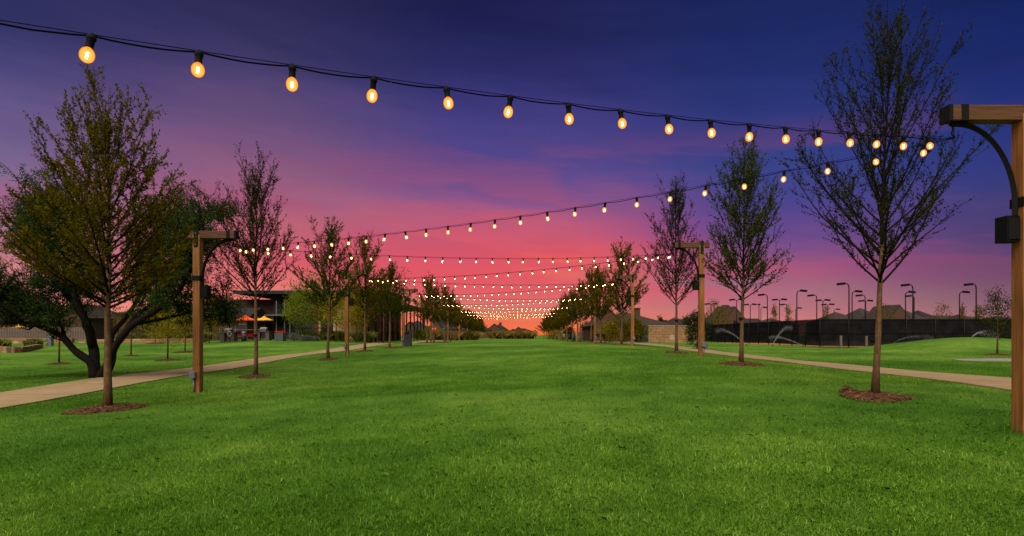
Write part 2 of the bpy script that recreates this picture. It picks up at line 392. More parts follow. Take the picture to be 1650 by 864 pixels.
M_TYRE = speckled('tyre', (0.012, 0.012, 0.012), (0.02, 0.02, 0.02), 30, 0.85, 0.2, 0.003)
M_CARGLASS = speckled('car_glass', (0.012, 0.014, 0.018), (0.02, 0.022, 0.028), 3, 0.12, 0.0, 0.001, 0.0, 0.6)
M_COURT = speckled('clay_court', (0.22, 0.08, 0.03), (0.32, 0.12, 0.05), 2, 0.9, 0.1, 0.01, coord='Object')
def _screen(nt, N, L):
    n = nz(N, L, 0.9, 3, 0.6)
    d = N.new('ShaderNodeBsdfDiffuse'); L.new(rampn(N, L, n, [(0.3, (0.006, 0.006, 0.007)), (0.7, (0.016, 0.015, 0.016))]), d.inputs[0])
    t = N.new('ShaderNodeBsdfTransparent')
    mx = N.new('ShaderNodeMixShader'); mx.inputs[0].default_value = 0.18
    L.new(d.outputs[0], mx.inputs[1]); L.new(t.outputs[0], mx.inputs[2])
    o = N.new('ShaderNodeOutputMaterial'); L.new(mx.outputs[0], o.inputs[0])
M_SCREEN = mat('windscreen_mesh', _screen)
def _water(nt, N, L):
    d = N.new('ShaderNodeBsdfDiffuse'); d.inputs[0].default_value = (0.8, 0.8, 0.8, 1)
    t = N.new('ShaderNodeBsdfTransparent')
    mx = N.new('ShaderNodeMixShader'); mx.inputs[0].default_value = 0.93
    L.new(d.outputs[0], mx.inputs[1]); L.new(t.outputs[0], mx.inputs[2])
    o = N.new('ShaderNodeOutputMaterial'); L.new(mx.outputs[0], o.inputs[0])
M_WATER = mat('water_drops', _water)
K = 1.0 / 2 ** EXPOSURE
def _glass(nt, N, L):
    lw = N.new('ShaderNodeLayerWeight'); lw.inputs[0].default_value = 0.35
    c = rampn(N, L, lw.outputs['Facing'], [(0.0, (1.0, 0.60, 0.10)), (0.3, (1.0, 0.46, 0.05)), (0.55, (1.0, 0.30, 0.018)), (0.85, (0.95, 0.14, 0.004))])
    e = N.new('ShaderNodeEmission'); L.new(c, e.inputs[0]); e.inputs[1].default_value = 1.25 * K
    t = N.new('ShaderNodeBsdfTransparent'); t.inputs[0].default_value = (1, 0.85, 0.6, 1)
    mx = N.new('ShaderNodeMixShader'); mx.inputs[0].default_value = 0.22
    L.new(e.outputs[0], mx.inputs[1]); L.new(t.outputs[0], mx.inputs[2])
    o = N.new('ShaderNodeOutputMaterial'); L.new(mx.outputs[0], o.inputs[0])
M_GLASS = mat('lit_amber_glass', _glass)
def _fil(nt, N, L):
    e = N.new('ShaderNodeEmission'); e.inputs[0].default_value = (1, 0.86, 0.55, 1); e.inputs[1].default_value = 300 * K
    o = N.new('ShaderNodeOutputMaterial'); L.new(e.outputs[0], o.inputs[0])
M_FIL = mat('hot_filament', _fil)
M_GLASS.cycles.emission_sampling = 'NONE'
M_WINDOW = speckled('dark_window', (0.010, 0.011, 0.013), (0.02, 0.02, 0.024), 2, 0.15, 0.0, 0.001, 0, 0.6)

# ------------------------------------------------------------------ terrain
CP = np.array([
    # x, y, z below the camera
    (0, 0, -1.4), (0, 3.9, -1.40), (0, 10, -1.33), (0, 20, -1.08), (0, 28, -0.86), (0, 38, -0.73), (0, 60, -0.76), (0, 100, -0.86), (0, 165, -0.98), (0, -12, -1.5),
    (7.2, 4, -1.42), (7.2, 8, -1.38), (7.2, 11.2, -1.25), (7.2, 18, -0.94), (7.3, 22.4, -0.87), (7.2, 25.2, -0.81), (7.2, 36.3, -0.69), (7, 50, -0.72), (7.2, 100, -0.84), (7.2, 165, -0.98),
    (-9.1, 1, -2.3), (-9.2, 7, -1.9), (-9.3, 12.7, -1.69), (-9.1, 15.9, -1.63), (-9.2, 19.7, -1.47), (-9.2, 27.2, -1.21), (-9.1, 30.4, -1.07), (-9.2, 33.6, -1.0), (-9.1, 44, -0.91), (-9.1, 60, -0.88),
    (-9.1, 100, -0.9), (-9.1, 165, -0.98), (-4, 8, -1.55), (-4.5, 20, -1.28),
    (-13.5, 6, -2.0), (-13.5, 14, -1.75), (-13.5, 23.6, -1.52), (-13.5, 28.8, -1.37), (-13.5, 40, -1.2), (-13.5, 63, -1.0), (-13.5, 100, -0.95), (-13, 165, -1.0),
    (-15.3, 20, -1.53), (-24.6, 30, -1.57), (-20.6, 33, -1.5), (-25, 42, -1.3), (-27.6, 40, -1.4), (-38.9, 60, -0.82), (-32, 58, -0.84), (-28, 60, -0.62), (-22, 60, -0.58), (-18.8, 62, -0.60),
    (-30, 20, -1.9), (-32, 35, -1.4), (-45, 45, -1.2), (-60, 60, -1.0), (-45, 20, -1.9), (-20, 80, -0.7), (-50, 90, -0.8), (-40, 160, -1.0), (-90, 120, -1.0), (-80, 30, -1.6), (-40, 0, -2.2), (-80, -5, -2),
    (12, 6, -1.4), (12, 12.7, -1.15), (11.8, 18, -1.18), (11.8, 25.4, -1.15), (11.8, 34.8, -1.04), (11.8, 45.6, -0.88), (12, 65, -0.85), (12, 100, -0.9), (12, 165, -1.0),
    (18, 20, -1.1), (20.9, 24, -1.12), (25.8, 30, -1.1), (25, 70, -0.98), (20, 70, -0.92), (32, 60, -1.3), (45, 60, -1.3), (32, 80, -1.28), (20, 45, -1.1), (25, 50, -1.15), (40, 30, -1.3), (60, 60, -1.3),
    (60, 100, -1.3), (40, 165, -1.2), (90, 120, -1.2), (80, 30, -1.4), (40, 0, -1.5), (80, -5, -1.5)], dtype=float)
def _tps_fit(P, z, lam=0.4):
    n = len(P); d = np.hypot(P[:, None, 0] - P[None, :, 0], P[:, None, 1] - P[None, :, 1])
    Kk = np.where(d > 0, d * d * np.log(np.maximum(d, 1e-9)), 0.0) + lam * np.eye(n)
    Q = np.c_[np.ones(n), P]; A = np.zeros((n + 3, n + 3)); A[:n, :n] = Kk; A[:n, n:] = Q; A[n:, :n] = Q.T
    return np.linalg.solve(A, np.r_[z, 0, 0, 0])
_P = CP[:, :2]; _W = _tps_fit(_P, CP[:, 2])
def gz_arr(X, Y):
    X = np.asarray(X, float); Y = np.asarray(Y, float); sh = X.shape; X = X.ravel(); Y = Y.ravel()
    xc = np.clip(X, -85, 85); yc = np.clip(Y, -10, 165)
    z = np.full(len(X), _W[-3]) + _W[-2] * xc + _W[-1] * yc
    for (px_, py_), w in zip(_P, _W[:-3]):
        d2 = (xc - px_) ** 2 + (yc - py_) ** 2
        z += w * 0.5 * np.where(d2 > 0, d2 * np.log(np.maximum(d2, 1e-12)), 0.0)
    z += 1.05 * np.exp(-(((X - 31.5) / 6.5) ** 2 + ((Y - 38.5) / 4.6) ** 2))           # the grassy mound on the right
    far = np.clip((np.hypot(X - xc, Y - yc)) / 120.0, 0, 1)
    z = z * (1 - far) + (-1.15) * far
    return (z + CAM_Z).reshape(sh)
def gz(x, y): return float(gz_arr(np.array([x]), np.array([y]))[0])
def PX(px, y): return (px - VX) * y / FPX
def PZ(py, y): return CAM_Z + (VY - py) * y / FPX
def at(px, y, dz=0.0):
    x = PX(px, y); return Vector((x, y, gz(x, y) + dz))

def make_ground():
    ys = np.concatenate([np.array([-3000, -800, -200, -60, -30, -18]), np.arange(-12, 4, 1.0), np.arange(4, 50, 0.5), np.arange(50, 110, 1.5), np.arange(110, 180, 4.0), np.array([190, 220, 280, 400, 700, 1500, 4000, 7000])])
    xs_ = np.concatenate([np.arange(0, 46, 0.5), np.arange(46, 90, 2.5), np.array([95, 110, 150, 220, 400, 900, 2500, 6000])])
    xs = np.concatenate([-xs_[:0:-1], xs_])
    XX, YY = np.meshgrid(xs, ys); Z = gz_arr(XX, YY)
    V = np.stack([XX, YY, Z], -1).reshape(-1, 3); nx = len(xs); ny = len(ys)
    i = (np.arange(ny - 1)[:, None] * nx + np.arange(nx - 1)[None, :]).ravel()
    F = np.stack([i, i + 1, i + 1 + nx, i + nx], -1)
    me = bpy.data.meshes.new('ground'); me.vertices.add(len(V)); me.vertices.foreach_set('co', V.astype(np.float32).ravel())
    me.loops.add(F.size); me.loops.foreach_set('vertex_index', F.astype(np.int32).ravel())
    me.polygons.add(len(F)); me.polygons.foreach_set('loop_start', np.arange(0, F.size, 4, dtype=np.int32))
    me.polygons.foreach_set('use_smooth', np.ones(len(F), dtype=bool))
    me.materials.append(M_GROUND); me.update(calc_edges=True); me.validate()
    o = link('lawn', me); tag(o, kind='structure')
make_ground()

# ------------------------------------------------------------------ paths of concrete slabs
def smooth_line(pts, step):
    pts = [Vector((p[0], p[1], p[2] if len(p) > 2 else 0)) for p in pts]; dense = []
    for i in range(len(pts) - 1):
        p0 = pts[max(i - 1, 0)]; p1 = pts[i]; p2 = pts[i + 1]; p3 = pts[min(i + 2, len(pts) - 1)]
        for k in range(20):
            t = k / 20
            dense.append(0.5 * ((2 * p1) + (p2 - p0) * t + (2 * p0 - 5 * p1 + 4 * p2 - p3) * t * t + (3 * p1 - p0 - 3 * p2 + p3) * t ** 3))
    dense.append(pts[-1])
    out = [dense[0]]; acc = 0
    for a, b in zip(dense, dense[1:]):
        seg = (b - a).length
        while acc + seg >= step:
            r = (step - acc) / seg if seg > 0 else 0
            a = a + (b - a) * r; out.append(a.copy()); seg = (b - a).length; acc = 0
        acc += seg
    return out
PATH_SEGS = []
def make_path(name, pts, width, slab, m, stop=110):
    line = smooth_line(pts, slab)
    bed = MB(); root = None; L_ = []; Rr = []
    for i, p in enumerate(line):
        t = (line[min(i + 1, len(line) - 1)] - line[max(i - 1, 0)]); t.z = 0; t.normalize()
        n = Vector((-t.y, t.x, 0)); a = p + n * width / 2; b = p - n * width / 2
        L_.append(a); Rr.append(b); PATH_SEGS.append((p.x, p.y, width / 2, slab))
    for i in range(len(line) - 1):
        q = [L_[i], Rr[i], Rr[i + 1], L_[i + 1]]
        bed.poly([(v.x, v.y, gz(v.x, v.y) + 0.006) for v in (q[0], q[1], q[2], q[3])])
    root = bed.build(name, M_JOINT); tag(root, kind='structure')
    for i in range(len(line) - 1):
        mb = MB(); g = 0.022 / slab
        nseg = 4; top = []; 
        ring = []
        for (u, v) in ((g, 0.004), (g, 0.33), (g, 0.67), (g, 0.996), (0.5, 0.996), (1 - g, 0.996), (1 - g, 0.67), (1 - g, 0.33), (1 - g, 0.004), (0.5, 0.004)):
            p = (L_[i] * (1 - v) + Rr[i] * v) * (1 - u) + (L_[i + 1] * (1 - v) + Rr[i + 1] * v) * u
            ring.append(Vector((p.x, p.y, gz(p.x, p.y) + 0.030)))
        n = len(ring); b = 0
        mb.v = [tuple(p) for p in ring] + [(p.x, p.y, p.z - 0.06) for p in ring]
        mid1 = ring
        # top as strips
        mb.f = [(0, 1, 7, 8), (1, 2, 6, 7), (2, 3, 5, 6)]
        mb.f = [(0, 1, 9), (1, 7, 9), (7, 8, 9), (1, 2, 6, 7), (2, 3, 4), (2, 4, 6), (4, 5, 6)]
        mb.sm = [False] * len(mb.f)
        for k in range(n):
            k2 = (k + 1) % n; mb.f.append((k2, k, n + k, n + k2)); mb.sm.append(False)
        mb.build('slab', m, root)
    return root
LEFT_PATH = [(-13.2, -6), (-13.4, 6), (-13.55, 14), (-13.55, 24), (-13.55, 30), (-13.4, 42), (-12.9, 56), (-12.4, 70), (-12.0, 90), (-12.0, 110)]
RIGHT_PATH = [(12.0, -6), (11.9, 6), (11.75, 13), (11.65, 20), (11.65, 28), (11.7, 36), (11.7, 46), (11.8, 60), (11.9, 80), (12, 100)]
make_path('left_path', LEFT_PATH, 2.6, 2.4, M_CONC)
make_path('right_path', RIGHT_PATH, 2.6, 2.2, M_CONC)
# curved strip of concrete and pad far left / right
def ground_patch(name, pts, m, h=0.03, kind='structure'):
    mb = MB(); top = [(p[0], p[1], gz(p[0], p[1]) + h) for p in pts]; n = len(top)
    mb.v = top + [(p[0], p[1], p[2] - h - 0.05) for p in top]
    cx = sum(p[0] for p in pts) / n; cy = sum(p[1] for p in pts) / n
    mb.v.append((cx, cy, gz(cx, cy) + h)); c = 2 * n
    for k in range(n):
        k2 = (k + 1) % n; mb.f.append((k, k2, c)); mb.f.append((k2, k, n + k, n + k2)); mb.sm += [False, False]
    o = mb.build(name, m); tag(o, kind=kind); return o
ground_patch('concrete_pad', [(21.6 + 2.0 * math.cos(a), 24.6 + 1.5 * math.sin(a)) for a in np.linspace(0, 2 * math.pi, 28, endpoint=False)], M_CONC_PALE)

# ------------------------------------------------------------------ mulch rings
MULCH = []
_rng = np.random.default_rng(5)
def mulch_mesh(seed, rad, bump=None, chips=340):
    rg = np.random.default_rng(seed); mb = MB(); nr, na = 6, 30
    ph = rg.uniform(0, 6.28, 3)
    def rr(a): return rad * (1 + 0.06 * math.sin(2 * a + ph[0]) + 0.05 * math.sin(3 * a + ph[1]) + 0.03 * math.sin(7 * a + ph[2]))
    def hh(x, y):
        d = math.hypot(x, y) / rad; h = 0.075 * max(0.0, 1 - d ** 2.2) + 0.012
        if bump: h += bump[2] * math.exp(-((x - bump[0]) ** 2 + (y - bump[1]) ** 2) / 0.028)
        return h
    mb.v.append((0, 0, hh(0, 0)))
    for i in range(1, nr + 1):
        for k in range(na):
            a = 2 * math.pi * k / na; r = rr(a) * i / nr
            x, y = r * math.cos(a), r * math.sin(a)
            mb.v.append((x, y, hh(x, y) + rg.uniform(-0.008, 0.008) if i < nr else -0.03))
    for k in range(na):
        mb.f.append((0, 1 + k, 1 + (k + 1) % na)); mb.sm.append(True)
    for i in range(nr - 1):
        for k in range(na):
            a = 1 + i * na; mb.f.append((a + k, a + na + k, a + na + (k + 1) % na, a + (k + 1) % na)); mb.sm.append(True)
    for _ in range(chips):
        a = rg.uniform(0, 6.28); r = rr(a) * math.sqrt(rg.uniform(0.01, 1.02)); x, y = r * math.cos(a), r * math.sin(a)
        m = Matrix.Rotation(rg.uniform(0, 6.28), 3, 'Z') @ Matrix.Rotation(rg.uniform(-0.5, 0.5), 3, 'X') @ Matrix.Rotation(rg.uniform(-0.4, 0.4), 3, 'Y')
        mb.box((x, y, hh(x, y) + 0.006), (rg.uniform(0.03, 0.09), rg.uniform(0.012, 0.03), rg.uniform(0.006, 0.014)), m=m)
    return mb.mesh('mulch_ring', M_MULCH)
MULCH_ME = {}
def mulch(x, y, rad, label, key='plain', bump=None, chips=340):
    if key not in MULCH_ME: MULCH_ME[key] = mulch_mesh(hash(key) % 97, 1.0 if key == 'plain' else rad, bump, chips)
    o = link('mulch_ring', MULCH_ME[key], None, (x, y, gz(x, y)))
    e = 0.5; n = Vector((-(gz(x + e, y) - gz(x - e, y)) / (2 * e), -(gz(x, y + e) - gz(x, y - e)) / (2 * e), 1)).normalized()
    o.rotation_euler = n.to_track_quat('Z', 'Y').to_euler(); 
    if key == 'plain': o.scale = (rad, rad, 1)
    MULCH.append((x, y, rad)); tag(o, label, 'mulch bed', 'mulch rings round the tree trunks'); return o

# ------------------------------------------------------------------ trees
def leaf_quads(P, D, size, rg, narrow=0.5):
    """diamond leaves at points P growing roughly along D"""
    n = len(P); size = size * rg.uniform(0.6, 1.3, (n, 1))
    a = D + rg.normal(0, 0.7, (n, 3)); a /= np.linalg.norm(a, axis=1, keepdims=True) + 1e-9
    w = rg.normal(0, 1, (n, 3)); w -= a * (w * a).sum(1, keepdims=True); w /= np.linalg.norm(w, axis=1, keepdims=True) + 1e-9
    nn = np.cross(a, w) * 0.12
    V = np.empty((n, 4, 3))
    V[:, 0] = P; V[:, 1] = P + (a * 0.5 + w * narrow * 0.5 + nn) * size; V[:, 2] = P + a * size; V[:, 3] = P + (a * 0.5 - w * narrow * 0.5 + nn) * size
    return V.reshape(-1, 3)

def elm(seed, H, fork, Rr, limbs=34, twigs=5.0, lpm=22, leaf=0.05, tr=0.07, base_bias=1.25, ang=(58, 24), lean=0.0, top_extra=0.0, sides=5, twig_len=(0.25, 0.75), leaf_from=0.15, upper_sparse=0.0):
    """upswept young elm; returns trunk mesh builder and leaf vertex array"""
    rg = np.random.default_rng(seed); mt = MB(); mb = MB(); LP = []; LD = []
    CH = H - fork
    kn = [(0.0, 0.0)]
    nseg = 12; tp = []; rad = []
    wob = rg.normal(0, 0.02, (nseg + 1, 2)); wob = np.cumsum(wob, 0) * 0.8; wob -= wob[0]
    for i in range(nseg + 1):
        t = i / nseg; z = H * 0.97 * t
        tp.append(Vector((wob[i, 0] + lean * t * t, wob[i, 1], z)))
        base = tr * (1.28 if i == 0 else 1.0)
        r = base * (1 - 0.35 * min(z / fork, 1)) if z < fork else tr * 0.65 * max(0.05, 1 - (z - fork) / (H - fork)) ** 1.1
        rad.append(max(r, 0.004))
    kf = next(i for i, v in enumerate(tp) if v.z > fork + 0.12 * CH)
    mt.tube(tp[:kf + 1], rad[:kf + 1], 10); mb.tube(tp[kf:], rad[kf:], 7, cap=False)
    def trunk_at(z):
        t = min(max(z / (H * 0.97), 0), 1) * nseg; i = min(int(t), nseg - 1); f = t - i
        return tp[i] * (1 - f) + tp[i + 1] * f, rad[i] * (1 - f) + rad[i + 1] * f
    def grow(p, d, L, r0, segs, up, jit):
        pts = [p.copy()]; d = d.copy()
        for k in range(segs):
            d = d + Vector((rg.normal(0, jit), rg.normal(0, jit), up + rg.normal(0, jit * 0.6))); d.normalize()
            p = p + d * (L / segs); pts.append(p.copy())
        return pts
    def add_leaves(pts, start, dens):
        for a, b in zip(pts[:-1], pts[1:]):
            seg = b - a; n = rg.poisson(seg.length * dens)
            for _ in range(n):
                t = rg.uniform(0, 1); q = a + seg * t
                LP.append((q.x + rg.normal(0, 0.012), q.y + rg.normal(0, 0.012), q.z + rg.normal(0, 0.012))); s = seg.normalized(); LD.append((s.x, s.y, s.z))
    def twig(p, d, L, r):
        pts = grow(p, d, L, r, 4, 0.07, 0.13)
        mb.tube(pts, [r, r * 0.8, r * 0.6, r * 0.45, r * 0.25], 3, cap=False)
        return pts
    ga = rg.uniform(0, 6.28)
    for i in range(limbs):
        u = ((i + 0.5) / limbs) ** base_bias
        z0 = fork + 0.76 * CH * u + rg.uniform(-0.05, 0.05); az = ga + i * 2.39996 + rg.normal(0, 0.25)
        th = R(ang[0] * (1 - u) + ang[1] * u + rg.normal(0, 5))
        p, r = trunk_at(z0)
        d = Vector((math.sin(th) * math.cos(az), math.sin(th) * math.sin(az), math.cos(th)))
        Lm = Rr / math.sin(R(44)) * (1.12 * (1 - u) + 0.55 * u) * rg.uniform(0.72, 1.12) + top_extra * u * rg.uniform(0, 1)
        if u < 0.07: Lm *= 0.85
        r0 = min(r * 0.5, 0.006 + 0.007 * Lm * tr / 0.07)
        pts = grow(p, d, Lm, r0, 8, 0.055, 0.045)
        mb.tube(pts, [r0 * (1 - 0.88 * k / 8) + 0.0015 for k in range(9)], sides, cap=False)
        sp = 1 - upper_sparse * u
        add_leaves(pts[3:], 0, lpm * 0.55 * sp)
        nt = rg.poisson(twigs * Lm * 0.85)
        for _ in range(nt):
            t = rg.uniform(leaf_from, 0.99) * 8; k = min(int(t), 7); q = pts[k] + (pts[k + 1] - pts[k]) * (t - k)
            dd = (pts[k + 1] - pts[k]).normalized(); ax = Vector(rg.normal(0, 1, 3)); ax = (ax - dd * ax.dot(dd)).normalized()
            an = R(rg.uniform(22, 55)); nd = (dd * math.cos(an) + ax * math.sin(an) + Vector((0, 0, 0.34))).normalized()
            L = rg.uniform(*twig_len) * (1.15 - 0.5 * t / 8) * min(1.0, Lm / 1.4)
            tw = twig(q, nd, L, 0.0045)
            add_leaves(tw, 0, lpm * sp)
            if L > 0.45 and rg.uniform() < 0.6:
                q2 = tw[2]; ax = Vector(rg.normal(0, 1, 3)); nd2 = ((tw[3] - tw[2]).normalized() + ax.normalized() * 0.5).normalized()
                add_leaves(twig(q2, nd2, L * 0.55, 0.003), 0, lpm * sp)
    # leader shoot
    add_leaves([v for v in tp if v.z > H * 0.7], 0, lpm)
    for k in range(int(10 * twigs / 5)):
        z0 = H * rg.uniform(0.78, 0.97); p, r = trunk_at(z0); az = rg.uniform(0, 6.28); th = R(rg.uniform(15, 35))
        add_leaves(twig(p, Vector((math.sin(th) * math.cos(az), math.sin(th) * math.sin(az), math.cos(th))), rg.uniform(0.3, 0.75), 0.004), 0, lpm)
    V = leaf_quads(np.array(LP), np.array(LD), leaf, rg, 0.55)
    return (mt, mb), V
GROUPS = {'L': 'trees in the row along the left path', 'R': 'trees in the row along the right path'}
def plant(name, x, y, mb, V, leafm, label, cat='tree', group=None, bark=None, strap=None, guy=False, rz=0):
    root = empty(name, (x, y, gz(x, y) - 0.03), rz, label, cat, group)
    if isinstance(mb, tuple):
        mb[0].build('trunk', bark or M_BARK, root); mb[1].build('limbs', M_TWIG, root)['kind'] = 'stuff'
    else: mb.build('trunk', bark or M_BARK, root)
    link('crown', quads_mesh('crown', V, 4, leafm), root)
    if strap:
        s = MB(); s.tube([(0, 0, strap - 0.035), (0, 0, strap + 0.035)], 0.075, 12); 
        s.build('tie_strap', M_BLACK, root)
        if guy:
            w = MB()
            for ax, ay in guy: w.tube([(0, 0, strap), (ax, ay, 0.03)], 0.007, 4)
            w.build('guy_wire', M_BINGREEN, root)
    return root

# nearest trees, each grown on its own
y = 12.7; p = at(173, y)
mb, V = elm(11, PZ(172, y) - p.z, PZ(497, y) - p.z, 1.75, limbs=60, twigs=10, lpm=66, leaf=0.062, tr=0.092, ang=(68, 18), top_extra=0.9, upper_sparse=0.45, base_bias=1.35)
plant('elm_tree', p.x, y, mb, V, M_LEAF_OLIVE, 'tall dense olive-brown tree in front of the dark spreading tree, in a mulch ring', group=GROUPS['L'], strap=1.75)
mulch(p.x, y, 0.75, 'mulch ring under the tall dense tree at front left', 'leftfront', None, 520)
y = 11.2; p = at(1410, y)
mb, V = elm(23, PZ(25, y) - p.z, PZ(458, y) - p.z, 1.72, limbs=56, twigs=11, lpm=38, leaf=0.046, tr=0.070, ang=(52, 13), top_extra=1.0, lean=0.35, base_bias=1.35, upper_sparse=0.3)
plant('elm_tree', p.x, y, mb, V, M_LEAF, 'tallest thin-leaved tree beside the wooden post at the right edge', group=GROUPS['R'], strap=1.16)
mulch(p.x, y, 0.66, 'heaped mulch ring under the tallest tree beside the right path', 'rightfront', (-0.45, 0.26, 0.15), 520)
y = 17.9; p = at(1194, y)
mb, V = elm(31, PZ(240, y) - p.z, PZ(482, y) - p.z, 1.6, limbs=52, twigs=11, lpm=46, leaf=0.06, tr=0.070, ang=(56, 16), top_extra=0.7, base_bias=1.3, upper_sparse=0.25)
plant('elm_tree', p.x, y, mb, V, M_LEAF_GREEN, 'green-leaved tree with round crown in front of the dark court fence, second in right row', group=GROUPS['R'], strap=1.5)
mulch(p.x, y, 0.70, 'mulch ring under the second tree of the right row', 'rightsecond', None, 420)
y = 25.0; p = at(1090, y)
mb, V = elm(45, PZ(290, y) - p.z, PZ(492, y) - p.z, 1.5, limbs=48, twigs=11, lpm=40, leaf=0.06, tr=0.070, ang=(52, 14), top_extra=0.8, base_bias=1.3, upper_sparse=0.2)
plant('elm_tree', p.x, y, mb, V, M_LEAF, 'slim tree before the limestone wall, behind the second right light post', group=GROUPS['R'], strap=1.5, guy=[(1.6, 1.6)])
mulch(p.x, y, 0.55, 'small mulch ring under the slim tree before the limestone wall')
y = 19.6; p = at(411, y)
mb, V = elm(57, PZ(272, y) - p.z, PZ(486, y) - p.z, 1.6, limbs=50, twigs=11, lpm=42, leaf=0.054, tr=0.074, ang=(54, 14), top_extra=0.8, base_bias=1.3, upper_sparse=0.2)
plant('elm_tree', p.x, y, mb, V, M_LEAF, 'sparse upright tree with bare twigs in front of the orange parasol, second in left row', group=GROUPS['L'], strap=1.5)
mulch(p.x, y, 0.56, 'mulch ring under the sparse tree before the orange parasol')
y = 27.2; p = at(529, y)
mb, V = elm(63, PZ(362, y) - p.z, PZ(500, y) - p.z, 1.6, limbs=44, twigs=9, lpm=50, leaf=0.072, tr=0.078, ang=(66, 18), top_extra=0.6, base_bias=1.4, upper_sparse=0.4)
plant('elm_tree', p.x, y, mb, V, M_LEAF_GREEN, 'leafy tree before the brick building, just left of the second left light post', group=GROUPS['L'])
mulch(p.x, y, 0.50, 'mulch ring just left of the second left light post')
y = 33.8; p = at(588, y)
mb, V = elm(71, PZ(385, y) - p.z, PZ(500, y) - p.z, 1.6, limbs=42, twigs=9, lpm=48, leaf=0.078, tr=0.078, ang=(66, 18), top_extra=0.7, base_bias=1.4, upper_sparse=0.4)
plant('elm_tree', p.x, y, mb, V, M_LEAF_OLIVE, 'leafy tree just right of the second left light post', group=GROUPS['L'])
mulch(p.x, y, 0.55, 'mulch ring just right of the second left light post')

# farther row trees: four grown crowns, copied with their trunks
VAR = []
for k, (seed, m_) in enumerate(((81, M_LEAF_OLIVE), (82, M_LEAF_GREEN), (83, M_LEAF_BROWN), (84, M_LEAF_OLIVE))):
    mb, V = elm(seed, 6.7, (2.1, 2.3, 2.0, 2.2)[k], (1.75, 1.6, 1.85, 1.7)[k], limbs=36, twigs=11, lpm=34, leaf=0.108, tr=0.09, ang=(62, 16), top_extra=0.8, sides=4, base_bias=1.45, upper_sparse=0.45)
    VAR.append((mb[0].mesh('trunk', M_BARK), quads_mesh('crown', V, 4, m_), mb[1].mesh('limbs', M_TWIG)))
_r = random.Random(4)
def row_tree(x, y, var, s, label, group):
    root = empty('elm_tree', (x, y, gz(x, y) - 0.03), _r.uniform(0, 6.28), label, 'tree', group)
    link('trunk', VAR[var][0], root); link('crown', VAR[var][1], root); link('limbs', VAR[var][2], root)['kind'] = 'stuff'
    root.scale = (s * _r.uniform(0.95, 1.1), s * _r.uniform(0.95, 1.1), s)
yy = 41.4; i = 4
while yy < 152:
    s = _r.uniform(0.86, 1.04) if yy < 90 else _r.uniform(0.74, 0.88)
    row_tree(-9.2 + _r.uniform(-0.3, 0.3), yy, [0, 1, 3, 0, 1][i % 5], s, f'{ORD[i]} tree counted from the front in the left tree row', GROUPS['L'])
    if yy < 75: mulch(-9.2, yy, 0.8, f'mulch ring under the {ORD[i]} tree of the left row')
    yy += 14.2 if yy < 42 else 7.1; i += 1
yy = 39.5; i = 3
while yy < 152:
    s = _r.uniform(0.9, 1.05) if yy < 90 else _r.uniform(0.74, 0.88)
    v = [3, 0, 1, 0][i % 4] if yy < 80 else 2 if yy > 120 else [2, 0][i % 2]
    row_tree(7.2 + _r.uniform(-0.25, 0.25), yy, v, s, f'{ORD[i]} tree counted from the front in the right tree row', GROUPS['R'])
    if yy < 75: mulch(7.2, yy, 0.75, f'mulch ring under the {ORD[i]} tree of the right row')
    yy += 7.6; i += 1

